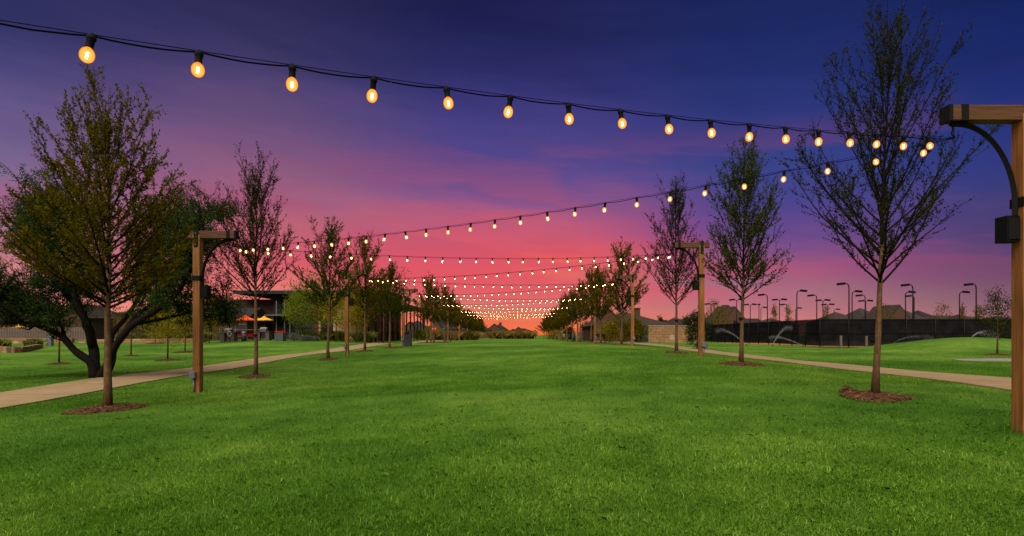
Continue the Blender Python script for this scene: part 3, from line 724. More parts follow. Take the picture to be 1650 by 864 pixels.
# ------------------------------------------------------------------ the dark spreading tree, front left
def make_mesquite():
    rg = np.random.default_rng(9); mb = MB(); LP = []; LD = []
    Y0 = 20.0; base = at(156, Y0); base.z -= 0.05
    def W(px, py, dy): return Vector((PX(px, Y0) - base.x, dy, PZ(py, Y0) - base.z))
    stems = [
        ([(152, 612, 0), (146, 585, 0.0), (124, 565, -0.1), (104, 540, -0.2), (70, 522, -0.4), (30, 500, -0.6), (-5, 470, -0.8)], 0.15),
        ([(110, 546, -0.15), (84, 520, 0.3), (45, 516, 0.6), (10, 530, 0.9)], 0.07),
        ([(152, 612, 0.1), (146, 580, 0.2), (138, 548, 0.3), (122, 512, 0.4), (96, 480, 0.5), (60, 440, 0.6), (38, 400, 0.7), (22, 350, 0.8), (30, 338, 0.9)], 0.17),
        ([(142, 560, 0.2), (146, 520, -0.2), (140, 480, -0.5), (150, 430, -0.8), (140, 380, -1.0), (150, 345, -1.1)], 0.13),
        ([(160, 612, 0.1), (170, 590, 0.3), (166, 560, 0.5), (160, 540, 0.6), (178, 510, 0.8), (196, 470, 1.0), (205, 420, 1.1), (215, 360, 1.2), (240, 335, 1.3)], 0.11),
        ([(160, 612, 0), (176, 586, -0.1), (196, 552, -0.2), (226, 522, -0.3), (262, 500, -0.3), (300, 470, -0.4), (325, 420, -0.5), (345, 368, -0.5)], 0.15),
        ([(200, 548, -0.2), (212, 510, 0.2), (240, 480, 0.5), (262, 430, 0.8), (285, 370, 1.0), (318, 345, 1.0)], 0.09),
        ([(226, 522, -0.3), (258, 512, 0.4), (300, 498, 0.9), (340, 490, 1.2)], 0.07),
        ([(138, 548, 0.3), (100, 522, 1.0), (70, 490, 1.7), (30, 455, 2.3), (0, 400, 2.6), (-10, 362, 2.8)], 0.08),
        ([(104, 540, -0.2), (60, 500, -1.2), (10, 450, -1.8), (-30, 400, -2.0), (-50, 345, -2.2)], 0.08),
        ([(96, 480, 0.5), (84, 430, 0.2), (80, 380, 0.0), (66, 335, 0.0), (60, 330, 0.1)], 0.06),
        ([(30, 500, -0.6), (0, 470, -0.2), (-30, 470, 0.2), (-70, 480, 0.6)], 0.06)]
    def sm(pts): return smooth_line(pts, 0.22)
    def leaves(pts, n, spread):
        for a, b in zip(pts[:-1], pts[1:]):
            for _ in range(rg.poisson(n * (b - a).length)):
                q = a + (b - a) * rg.uniform() ; off = rg.normal(0, spread, 3)
                LP.append((q.x + off[0], q.y + off[1], q.z + off[2] - 0.05)); s = (b - a).normalized(); LD.append((s.x, s.y, s.z - 0.9))
    def branch(p, d, L, r, lev):
        segs = 6; pts = [p]
        for k in range(segs):
            d = (d + Vector((rg.normal(0, 0.22), rg.normal(0, 0.22), 0.06 + rg.normal(0, 0.16)))).normalized()
            if p.z < 2.15: d = (d + Vector((0, 0, 0.35))).normalized()
            p = p + d * L / segs; pts.append(p)
        mb.tube(pts, [r * (1 - 0.8 * k / segs) + 0.003 for k in range(segs + 1)], 4 if lev else 5, cap=False)
        if lev == 0:
            for _ in range(int(5 + L * 3)):
                t = rg.uniform(0.2, 1) * segs; k = min(int(t), segs - 1); q = pts[k] + (pts[k + 1] - pts[k]) * (t - k)
                nd = (d + Vector(rg.normal(0, 0.75, 3))).normalized()
                branch(q, nd, rg.uniform(0.4, 1.0), 0.012, 1)
        else:
            leaves(pts[1:], 24, 0.06)
            for _ in range(3 if p.z > 2.0 else 0):
                k = rg.integers(2, segs); nd = (d + Vector(rg.normal(0, 0.8, 3)) + Vector((0, 0, -0.15))).normalized()
                q = pts[k]; e = [q, q + nd * 0.22, q + nd * 0.42 + Vector((0, 0, -0.07))]
                mb.tube(e, [0.005, 0.004, 0.002], 3, cap=False); leaves(e, 34, 0.05)
    for pts, r in stems:
        P_ = sm([W(*q) for q in pts]); n = len(P_)
        mb.tube(P_, [(r * (1 - 0.72 * k / (n - 1))) * (1 + 0.10 * math.sin(k * 1.7)) for k in range(n)], 8)
        for k in range(int(n * 0.38), n):
            for _ in range(2 if k > n * 0.55 else 1):
                t = (P_[k] - P_[k - 1]).normalized(); nd = (t * 0.6 + Vector(rg.normal(0, 0.7, 3)) + Vector((0, 0, 0.3))).normalized()
                branch(P_[k].copy(), nd, rg.uniform(0.7, 1.25), 0.028, 0)
    P = np.array(LP); Dn = np.array(LD)
    keep = P[:, 2] > np.where(P[:, 0] < 0.5, 1.95, 1.75) + 0.22 * np.sin(P[:, 0] * 2.1); P = P[keep]; Dn = Dn[keep]
    V = leaf_quads(P, Dn, 0.095, rg, 0.32)
    root = empty('spreading_tree', base, 0, 'dark many-stemmed spreading tree with feathery crown beside the left path', 'tree')
    mb.build('trunk', M_BARK_DARK, root); link('crown', quads_mesh('crown', V, 4, M_MESQ), root)
make_mesquite()

# ------------------------------------------------------------------ saplings and background trees
def bushy(seed, H, fork, Rx, n, leaf, tr, shape='oval', limbs=16):
    rg = np.random.default_rng(seed); mb = MB(); CH = H - fork
    mb.tube([(0, 0, 0), (0.02, 0, fork), (0, 0.02, H * 0.9)], [tr, tr * 0.75, tr * 0.15], 7)
    LP = []; LD = []
    cl = []
    for i in range(limbs):
        u = (i + 0.5) / limbs; z0 = fork + CH * 0.7 * u; az = i * 2.4 + rg.normal(0, 0.3)
        if shape == 'cone': rr = Rx * (1.02 - u) ** 0.8; zz = fork + CH * (0.05 + 0.9 * u)
        elif shape == 'column': rr = Rx * (0.8 + 0.4 * math.sin(math.pi * u)) * (1 if u < 0.8 else 0.6); zz = fork + CH * (0.06 + 0.88 * u)
        else: rr = Rx * math.sqrt(max(0.06, 1 - (2 * u - 0.9) ** 2)); zz = fork + CH * (0.1 + 0.85 * u)
        e = Vector((rr * math.cos(az), rr * math.sin(az), zz)) ; s = Vector((0, 0, max(fork * 0.9, zz - 0.5 * CH * (0.3 + 0.3 * u))))
        mb.tube([s, s.lerp(e, 0.5) + Vector((0, 0, -0.03 * CH)), e], [tr * 0.35, tr * 0.2, tr * 0.06], 4, cap=False)
        for _ in range(4): cl.append(s.lerp(e, rg.uniform(0.35, 1.0)) + Vector(rg.normal(0, 0.13 * Rx, 3)))
    cl = np.array([tuple(c) for c in cl]); idx = rg.integers(0, len(cl), n)
    P = cl[idx] + rg.normal(0, 0.19 * Rx, (n, 3)) * np.array([1, 1, 0.9]); D = P - np.array([0, 0, fork + CH * 0.3]); D /= np.linalg.norm(D, axis=1, keepdims=True)
    return mb, leaf_quads(P, D, leaf, rg, 0.6)
def sapling(px, ybase, Y, ytop, yfork, wpx, m, label, n=1400, leaf=0.10, seed=1, shape='oval', name='young_tree', tr=None, group='young trees on the far lawn', ring=None, dx=0):
    p = at(px, Y); H = PZ(ytop, Y) - p.z; fk = max(0.25, PZ(yfork, Y) - p.z); Rx = wpx * Y / FPX / 2
    mb, V = bushy(seed, H, fk, Rx, int(n * 1.8), leaf * 1.05, tr or 0.05 * max(1, H / 5))
    plant(name, p.x, Y, mb, V, m, label, group=group)
    if ring: mulch(p.x, Y, ring, 'mulch ring under the ' + label.split(',')[0])
sapling(95, 587, 30, 500, 545, 40, M_MESQ, 'thin young tree under the left branches of the spreading tree', 500, 0.08, 101, ring=0.55)
sapling(211, 572, 38, 498, 535, 50, M_LEAF_OLIVE, 'thin young tree between the right stems of the spreading tree', 900, 0.09, 102, ring=0.5)
sapling(270, 581, 33, 476, 540, 84, M_LEAF_YELLOW, 'yellow-green young tree left of the nearest left light post', 2600, 0.09, 103, ring=0.7)
sapling(298, 568, 42, 500, 540, 50, M_LEAF_OLIVE, 'olive young tree tight beside the nearest left light post', 1100, 0.10, 104, ring=0.85)
sapling(250, 552, 58, 492, 535, 60, M_LEAF_OLIVE, 'young tree standing at the low stone edging left of the parasols', 1300, 0.13, 105, ring=0.9)
sapling(337, 554, 57, 474, 528, 62, M_LEAF_YELLOW, 'golden young tree between the light post and the grill counters', 2600, 0.14, 106)
sapling(505, 547, 60, 446, 520, 74, M_LEAF_LIME, 'bright green young tree beside the grey panelled corner of the building', 3200, 0.16, 107)
sapling(478, 546, 62, 470, 525, 40, M_LEAF_LIME, 'low bright green tree left of the tall bright green one', 1300, 0.16, 117)
sapling(541, 547, 58, 468, 524, 44, M_LEAF_YELLOW, 'yellowing young tree in front of the rust-red building wall', 1700, 0.15, 108)
sapling(574, 548, 56, 462, 528, 52, M_LEAF_YELLOW, 'yellowing young tree right of the second left light post', 2000, 0.15, 109)
sapling(618, 549, 55, 440, 505, 90, M_LEAF_BROWN, 'broad autumn-coloured tree at the end of the brick building', 2600, 0.16, 118)
sapling(1607, 572, 30, 461, 540, 44, M_LEAF, 'small tree beside the concrete pad near the right edge', 1500, 0.075, 110, ring=0.55, group='young trees by the courts')
sapling(1124, 566, 38, 500, 556, 36, M_EVERGREEN, 'small round evergreen tree left of the second right light post', 2600, 0.10, 111, group='young trees by the courts')
# trees beyond walls and fences
BGT = [(1106, 88, 506, 556, 24, M_EVERGREEN, 'dark conical evergreen just above the limestone wall'), (1150, 100, 478, 540, 30, M_LEAF_OLIVE, 'first tree behind the left end of the court fence'),
       (1064, 84, 508, 545, 16, M_EVERGREEN, 'narrow evergreen behind the limestone wall beside the house gable'),
       (1162, 96, 492, 540, 30, M_LEAF_OLIVE, 'bushy tree second behind the left end of the court fence'), (1247, 112, 484, 530, 18, M_LEAF_OLIVE, 'slim tree behind the middle of the court fence, left of a pair'),
       (1270, 112, 486, 530, 19, M_LEAF_OLIVE, 'slim tree behind the middle of the court fence, right of a pair'), (1331, 108, 488, 530, 16, M_LEAF_OLIVE, 'slim tree behind the court fence corner'),
       (1425, 104, 488, 530, 24, M_LEAF_OLIVE, 'round tree behind the court fence beside the tallest right tree'), (1518, 104, 484, 530, 24, M_LEAF_OLIVE, 'round tree before the peaked roof behind the court fence'),
       (1551, 104, 484, 530, 14, M_LEAF_OLIVE, 'slim tree between the two rightmost court lamps'), (1578, 104, 489, 530, 18, M_LEAF_OLIVE, 'tree right of the rightmost court lamp')]
for k, (px_, Y, yt, yf, w, m_, lb) in enumerate(BGT):
    x_ = PX(px_, Y); g = gz(x_, Y); H = PZ(yt, Y) - g
    mb, V = bushy(200 + k, H, 1.2, w * Y / FPX / 2, 900, 0.22, 0.09, 'cone' if 'conical' in lb or 'slim' in lb or 'narrow' in lb else 'oval', 18)
    plant('background_tree', x_, Y, mb, V, m_, lb, group='trees beyond the courts and walls')
# big shrubs on the right of the avenue and by the centre
SHR = [(1000, 62, 506, 60, M_LEAF_OLIVE, 'large olive shrub in front of the brick house, left half'), (1024, 62, 514, 34, M_LEAF_OLIVE, 'large olive shrub left of the limestone wall'),
       (982, 66, 520, 34, M_LEAF_YELLOW, 'yellow-green shrub beside the black bench'), (945, 92, 518, 22, M_EVERGREEN, 'dark green shrub behind the grey cabinet'),
       (905, 112, 524, 30, M_LEAF_YELLOW, 'yellowing shrub beside the white car'), (890, 120, 528, 24, M_LEAF_OLIVE, 'olive shrub left of the white car'), (918, 100, 526, 16, M_EVERGREEN, 'dark shrub beside the dark green bin'),
       (680, 88, 533, 24, M_LEAF_LIME, 'green shrub left of the red round sign'), (697, 100, 528, 24, M_LEAF_YELLOW, 'yellowing shrub behind the red round sign')]
for k, (px_, Y, yt, w, m_, lb) in enumerate(SHR):
    x_ = PX(px_, Y); g = gz(x_, Y); H = PZ(yt, Y) - g
    mb, V = bushy(300 + k, H, 0.3, w * Y / FPX / 2, 2600, 0.16, 0.06, 'oval', 20)
    root = empty('shrub', (x_, Y, g - 0.03), 0, lb, 'shrub', 'shrubs beside the avenue')
    mb.build('stem', M_BARK_DARK, root); link('foliage', quads_mesh('foliage', V, 4, m_), root)
# sage shrubs by the black fence
for k, (px_, Y, w, yt, lb) in enumerate(((473, 58.5, 22, 537, 'largest grey-green sage shrub before the black fence'), (488, 58.2, 14, 541, 'small sage shrub right of the largest one'), (497, 58.4, 14, 541, 'sage shrub at the corner of the black fence'), (510, 58.6, 10, 543, 'smallest sage shrub before the ornamental grasses'))):
    x_ = PX(px_, Y); g = gz(x_, Y); H = PZ(yt, Y) - g
    mb, V = bushy(340 + k, H, 0.1, w * Y / FPX / 2, 900, 0.09, 0.03)
    root = empty('sage_shrub', (x_, Y, g - 0.02), 0, lb, 'shrub', 'sage shrubs by the fence'); mb.build('stem', M_BARK_DARK, root); link('foliage', quads_mesh('foliage', V, 4, M_SAGE), root)

# ------------------------------------------------------------------ ornamental grasses (uncountable)
def grass_band(name, pts, h, n, m, wid, seed, plume=0.0, wblade=0.03):
    rg = np.random.default_rng(seed); pts = np.array(pts, float)
    seg = np.hypot(*(pts[1:] - pts[:-1]).T); cum = np.r_[0, np.cumsum(seg)]
    nc = max(3, int(cum[-1] * wid * 0.9)); t = rg.uniform(0, cum[-1], nc)
    cx = np.interp(t, cum, pts[:, 0]); cy = np.interp(t, cum, pts[:, 1]) + rg.uniform(-wid / 2, wid / 2, nc); ch = h * rg.uniform(0.75, 1.15, nc)
    i = rg.integers(0, nc, n); a = rg.uniform(0, 6.28, n); lean = np.abs(rg.normal(0, 0.35, n)); hh = ch[i] * rg.uniform(0.6, 1.1, n)
    bx = cx[i] + rg.normal(0, 0.16, n); by = cy[i] + rg.normal(0, 0.16, n); bz = gz_arr(bx, by)
    dx, dy = np.cos(a) * lean, np.sin(a) * lean; w = wblade * rg.uniform(0.6, 1.4, n); wx, wy = np.cos(a + 1.57) * w, np.sin(a + 1.57) * w
    V = np.empty((n, 4, 3))
    V[:, 0] = np.c_[bx - wx, by - wy, bz]; V[:, 1] = np.c_[bx + wx, by + wy, bz]
    V[:, 2] = np.c_[bx + dx * hh * 0.6 + wx * 1.2, by + dy * hh * 0.6 + wy, bz + hh * 0.7]; V[:, 3] = np.c_[bx + dx * hh * 1.3, by + dy * hh * 1.3, bz + hh]
    o = link(name, quads_mesh(name, V.reshape(-1, 3), 4, m)); tag(o, kind='stuff'); return o
grass_band('ornamental_grass', [(PX(490, 61), 61), (PX(600, 61), 61)], 1.0, 5000, M_ORNGRASS, 2.0, 1)
grass_band('ornamental_grass', [(PX(178, 62.5), 62.5), (PX(365, 62.5), 62.5)], 0.95, 6000, M_ORNGRASS, 1.6, 2)
grass_band('plume_grass', [(PX(790, 146), 146), (PX(860, 146), 146)], 1.9, 9000, M_PAMPAS, 5.0, 3, wblade=0.06)
grass_band('plume_grass', [(PX(686, 100), 100), (PX(768, 100), 100)], 1.55, 7000, M_PAMPAS, 4.0, 4, wblade=0.05)
grass_band('planting_bed', [(PX(-60, 48), 48), (PX(66, 52), 52)], 0.7, 4000, M_ORNGRASS, 2.0, 5, wblade=0.03)

# ------------------------------------------------------------------ light posts with arms
POLE_H = 4.58
POST_PARTS = None
def pole(px_side, x, y, ground, label):
    """side: +1 arm points to +x (left row), -1 arm points to -x (right row)"""
    s = px_side
    root = empty('light_post', (x, y, ground), 0, label, 'light post', 'wooden light posts along the lawn')
    w = 0.098
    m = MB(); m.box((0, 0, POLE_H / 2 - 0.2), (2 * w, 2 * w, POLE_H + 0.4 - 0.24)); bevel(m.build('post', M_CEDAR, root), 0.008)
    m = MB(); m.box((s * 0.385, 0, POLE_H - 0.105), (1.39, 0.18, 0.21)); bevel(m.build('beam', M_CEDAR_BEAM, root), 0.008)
    m = MB(); m.box((s * 1.095, 0, POLE_H - 0.105), (0.05, 0.194, 0.226)); m.build('beam_cap', M_IRON, root)
    m = MB(); m.box((s * 0.90, 0, POLE_H - 0.105), (0.10, 0.192, 0.223)); m.build('beam_strap', M_IRON, root)
    m = MB()
    for yy in (-w - 0.006, w + 0.006): m.box((0, yy, POLE_H - 0.21), (0.12, 0.012, 0.50))
    m.box((0, 0, POLE_H + 0.01), (0.12, 0.224, 0.014)); m.build('post_bracket', M_IRON, root)
    if y < 24:
        for zz in (POLE_H - 0.07, POLE_H - 0.17, POLE_H - 0.40):
            m = MB(); m.tube([(0, -w - 0.011, zz), (0, -w - 0.026, zz)], 0.016, 6); m.build('bolt', M_GREY, root)
    m = MB(); m.box((0, 0, POLE_H - 1.34), (2 * w + 0.024, 2 * w + 0.024, 0.13)); m.build('post_strap', M_IRON, root)
    m = MB(); pts = []
    x0, z0, x1, z1 = s * (w + 0.03), POLE_H - 1.40, s * 0.95, POLE_H - 0.235
    for k in range(21):
        a = k / 20 * math.pi / 2
        pts.append((x0 + (x1 - x0) * (1 - math.cos(a)), 0, z0 + (z1 - z0) * math.sin(a)))
    pts = [(x0, 0, z0 - 0.12)] + pts + [(s * 1.03, 0, z1)]
    m.tube(pts, 0.042, 4); m.sm = [False] * len(m.f)
    m.build('brace', M_IRON, root)
    m = MB(); pts = [(s * 1.0, 0, POLE_H - 0.25), (s * 1.0, 0, POLE_H - 0.32), (s * 1.02, 0, POLE_H - 0.36), (s * 1.0, 0, POLE_H - 0.40), (s * 0.97, 0, POLE_H - 0.43), (s * 1.0, 0, POLE_H - 0.445), (s * 1.05, 0, POLE_H - 0.42)]
    m.tube(pts, 0.013, 6); m.build('hook', M_IRON, root)
    m = MB(); cx = s * (w + 0.13)
    m.prism([(cx - 0.10, -0.10, POLE_H - 1.90), (cx + 0.10, -0.08, POLE_H - 1.90), (cx + 0.10, 0.08, POLE_H - 1.90), (cx - 0.10, 0.10, POLE_H - 1.90)], (0, 0, 0.36))
    sp = m.build('loudspeaker', M_BLACK, root)
    m = MB(); m.box((cx, -0.095, POLE_H - 1.72), (0.15, 0.014, 0.29)); m.build('grille', M_IRON, sp)
    m = MB(); m.box((cx - s * 0.113, 0, POLE_H - 1.72), (0.03, 0.10, 0.2)); m.build('speaker_bracket', M_IRON, sp)
    m = MB(); m.box((-s * (w - 0.03), -w - 0.05, 0.50), (0.16, 0.10, 0.19)); bevel(m.build('junction_box', M_GREY, root), 0.01)
    m = MB(); m.tube([(-s * (w - 0.05), -w - 0.026, -0.1), (-s * (w - 0.05), -w - 0.026, 0.405)], 0.022, 8); m.build('conduit', M_GREY, root)
    return root
def bevel(o, w):
    b = o.modifiers.new('bevel', 'BEVEL'); b.width = w; b.segments = 2; return o
POLES_L = []; POLES_R = []
SP = 14.42
for k in range(8):
    y = 1.45 + SP * k; x = -9.08; g = gz(x, y)
    if k == 1: x, y = PX(319, 15.9), 15.9; g = gz(x, y)
    if k == 2: x, y = PX(559, 30.4), 30.4; g = gz(x, y)
    if k == 0: y = 0.66; g = CAM_Z + 1.66 - POLE_H + 0.43
    POLES_L.append((x, y, g))
for k in range(7):
    y = 7.84 + SP * k; x = 7.12; g = gz(x, y)
    if k == 1: x, y = PX(1130, 22.4), 22.4; g = gz(x, y)
    if k == 2: x, y = PX(1019, 36.4), 36.4; g = gz(x, y)
    POLES_R.append((x, y, g))
for k, (x, y, g) in enumerate(POLES_L):
    lb = ['wooden light post out of view beyond the left edge', 'wooden light post by the left path with grey junction box, nearest on the left', 'second wooden light post on the left, before the brick building',
          'third wooden light post on the left, beside the charcoal bin'][k] if k < 4 else f'{ORD[k-1]} wooden light post on the left, among the row trees'
    pole(1, x, y, g, lb)
for k, (x, y, g) in enumerate(POLES_R):
    lb = ['large wooden light post at the right edge of the photo', 'second wooden light post on the right, before the court fence', 'third wooden light post on the right, left of the limestone wall'][k] if k < 3 else f'{ORD[k]} wooden light post on the right, among the row trees'
    pole(-1, x, y, g, lb)

# ------------------------------------------------------------------ strings of bulbs zigzagging between the posts
def socket_mb(n=10):
    m = MB()
    m.lathe([(0.0, 0.015), (0.010, 0.015), (0.011, 0.0), (0.026, -0.004), (0.027, -0.028), (0.022, -0.034), (0.022, -0.075), (0.0235, -0.080), (0.0235, -0.085), (0.0, -0.085)], n)
    return m
SOCK = socket_mb().mesh('socket', M_BLACK)
gm = MB(); gm.lathe([(0.017, -0.084), (0.022, -0.090), (0.031, -0.100), (0.0375, -0.114), (0.040, -0.130), (0.0385, -0.146), (0.033, -0.161), (0.023, -0.172), (0.011, -0.178), (0.0005, -0.180)], 18)
GLASS = gm.mesh('bulb', M_GLASS)
fm = MB(); fm.tube([(0, 0, -0.114), (0, 0, -0.152)], 0.0055, 8); FIL = fm.mesh('filament', M_FIL)
sm_ = MB(); sm_.lathe([(0.0, -0.086), (0.009, -0.086), (0.008, -0.104), (0.005, -0.112), (0.0, -0.114)], 8); STEM = sm_.mesh('bulb_stem', M_BLACK)
def light_string(A, B, nb, sag, label, t0=None, detail=2, zq=None):
    root = empty('light_string', A, 0, label, 'string lights', 'strings of bulbs across the lawn')
    rg = random.Random(int(A.y * 10))
    D = B - A
    def P(t):
        p = D * t
        if zq: p.z = zq(t) - A.z
        else: p.z -= 4 * sag * t * (1 - t)
        return p
    ts = [(k + 0.55) / (nb + 0.1) for k in range(nb)] if t0 is None else t0
    cab = MB(); wire = MB(); pts = [Vector((0, 0, 0))]
    stops = [0.0] + ts + [1.0]
    n = 6 if detail == 2 else 1
    for a, b in zip(stops[:-1], stops[1:]):
        dr = 0.020 * (b - a) * len(ts) if detail == 2 else 0
        for k in range(1, n + 1):
            u = k / n; p = P(a + (b - a) * u); p.z -= dr * 4 * u * (1 - u) * rg.uniform(0.9, 1.1); pts.append(p)
    r = 0.006 if detail == 2 else 0.0075
    cab.tube(pts, r, 5); cab.build('cable', M_CABLE, root)
    wire.tube([P(t) + Vector((0, 0.012, 0.012)) for t in np.linspace(0, 1, 40)], 0.003 if detail == 2 else 0.004, 4); wire.build('support_wire', M_CABLE, root)
    for t in ts:
        p = P(t); b = link('bulb', GLASS, root, p)
        b.rotation_euler = (rg.uniform(-0.2, 0.2), rg.uniform(-0.2, 0.2), rg.uniform(0, 6))
        link('socket', SOCK, b)
        link('filament', FIL, b)
        if detail == 2: link('bulb_stem', STEM, b)
def hook(pl, s): return Vector((pl[0] + s * 1.0, pl[1], pl[2] + POLE_H - 0.43))
A = hook(POLES_L[0], 1); B = hook(POLES_R[0], -1)
# bulb k of the first string stands at x = -2.607 + 0.5108 k
ts = [(-2.607 + 0.5108 * k - A.x) / (B.x - A.x) for k in range(-10, 18)]
ts = [t for t in ts if 0.02 < t < 0.995]
def zfirst(t):
    k = (A.x + (B.x - A.x) * t + 2.607) / 0.5108
    z = 1.845 + 0.0262 * k + 0.00142 * k * k
    return CAM_Z + z
_zA, _zB = zfirst(0), zfirst(1)
light_string(A, B, 0, 0, 'nearest light string, sweeping across the top of the sky to the large right post', ts, 2, lambda t: zfirst(t) + (A.z - _zA) * (1 - t) ** 4 + (B.z - _zB) * t ** 4)
order = []
for k in range(7): order += [('R', k), ('L', k + 1)]
for i in range(len(order) - 1):
    (s1, k1), (s2, k2) = order[i], order[i + 1]
    A = hook(POLES_L[k1], 1) if s1 == 'L' else hook(POLES_R[k1], -1); B = hook(POLES_L[k2], 1) if s2 == 'L' else hook(POLES_R[k2], -1)
    side = 'right post to left post' if s1 == 'R' else 'left post to right post'
    light_string(A, B, 27, 0.27, f'{ORD[i+1]} light string counted from the camera, {side}', None, 2 if i < 2 else (1 if i < 5 else 0))

# ------------------------------------------------------------------ clubhouse building, left
def bx(root, name, m, c, size, rz=0):
    mb = MB(); mb.box(c, size, rz); return mb.build(name, m, root)
def building():
    Y = 76.0; g = CAM_Z - 0.7
    root = empty('clubhouse', (0, 0, 0), 0, 'long flat-roofed brick clubhouse with columned porch behind the left trees', 'building')
    X = lambda px, y=Y: PX(px, y)
    def slab(name, m, px0, px1, z0, z1, y0, y1, yref=Y): return bx(root, name, m, ((X(px0, yref) + X(px1, yref)) / 2, (y0 + y1) / 2, (z0 + z1) / 2), (X(px1, yref) - X(px0, yref), y1 - y0, z1 - z0))
    zr = PZ(470, Y)
    slab('wall', M_REDBRICK, 505, 600, g - 1, zr - 0.4, Y, Y + 14)
    slab('wall', M_SLATE, 438, 504.8, g - 1, zr - 0.5, Y + 0.4, Y + 14)
    slab('wall', M_BROWNWALL, 335, 437.8, g - 1, zr - 1.0, Y + 1.0, Y + 14)
    slab('roof', M_FASCIA, 385, 628, zr - 0.42, zr - 0.05, Y - 1.6, Y + 15)
    slab('roof_coping', M_TRIM, 384.5, 628.5, zr - 0.048, zr + 0.06, Y - 1.65, Y + 15.1)
    slab('clerestory', M_WINDOW, 545, 598, zr - 1.3, zr - 0.55, Y - 0.05, Y + 0.1)
    # grey panels and posts at the glazed corner
    for a, b in ((440, 452), (455, 468), (471, 484), (487, 502)):
        f = slab('window', M_FASCIA, a, b, g + 2.7, zr - 0.7, Y + 0.26, Y + 0.39)
        mb = MB(); mb.box((X((a + b) / 2), Y + 0.24, (g + 2.7 + zr - 0.7) / 2), (X(b) - X(a) - 0.18, 0.03, zr - g - 3.6)); mb.build('pane', M_SLATE if a in (455, 440) else M_WINDOW, f)
    for a in (449.5, 462.5, 471):
        slab('porch_post', M_TRIM, a, a + 1.6, g - 0.3, zr - 1.9 if a > 465 else zr - 1.3, Y - 1.0, Y - 0.82)
    slab('porch_roof', M_TRIM, 437, 475, zr - 3.35, zr - 3.2, Y - 2.2, Y + 0.2)
    slab('doorway', M_WINDOW, 521, 541, g - 0.2, g + 3.0, Y - 0.08, Y + 0.1)
    for a, b, h in ((517, 520.5, 2.6), (540.5, 545, 3.2)):
        pl = slab('stone_pillar', M_LIME3, a, b, g - 0.3, g + h, Y - 0.9, Y - 0.45)
    slab('planter_wall', M_LIME3, 510, 553, g + 0.55, g + 0.9, Y - 2.5, Y - 2.0)
    slab('planter_wall', M_LIME, 570, 597, g + 0.2, g + 0.6, Y - 2.5, Y - 2.0)
    # wing receding beside the avenue
    x0 = -16.2; ya, yb = 61.0, 97.0; zc = PZ(478, 61)
    bx(root, 'wall', M_TANBRICK, (x0 - 5.2, (Y + yb) / 2 - 4, (g + zc) / 2 - 0.4), (5.0, yb - Y - 4, zc - g + 0.2))
    bx(root, 'wall', M_TANBRICK, (x0 - 3.2, 78.0, (g + zc) / 2 - 0.4), (3.5, 14, zc - g + 0.2))
    bx(root, 'porch_roof', M_FASCIA, (x0 - 2.6, (ya + yb) / 2, zc + 0.05), (6.4, yb - ya + 1.5, 0.35))
    n = 13
    for k in range(n):
        yy = ya + (yb - ya) * k / (n - 1)
        mb = MB(); mb.tube([(x0, yy, g - 0.8), (x0, yy, zc - 0.125)], 0.10, 8); mb.build('column', M_IRON, root)
    for k in range(4):
        bx(root, 'window', M_WINDOW, (x0 - 1.44, 72.5 + 3.4 * k, g + 1.9), (0.06, 1.8, 2.2))
building()
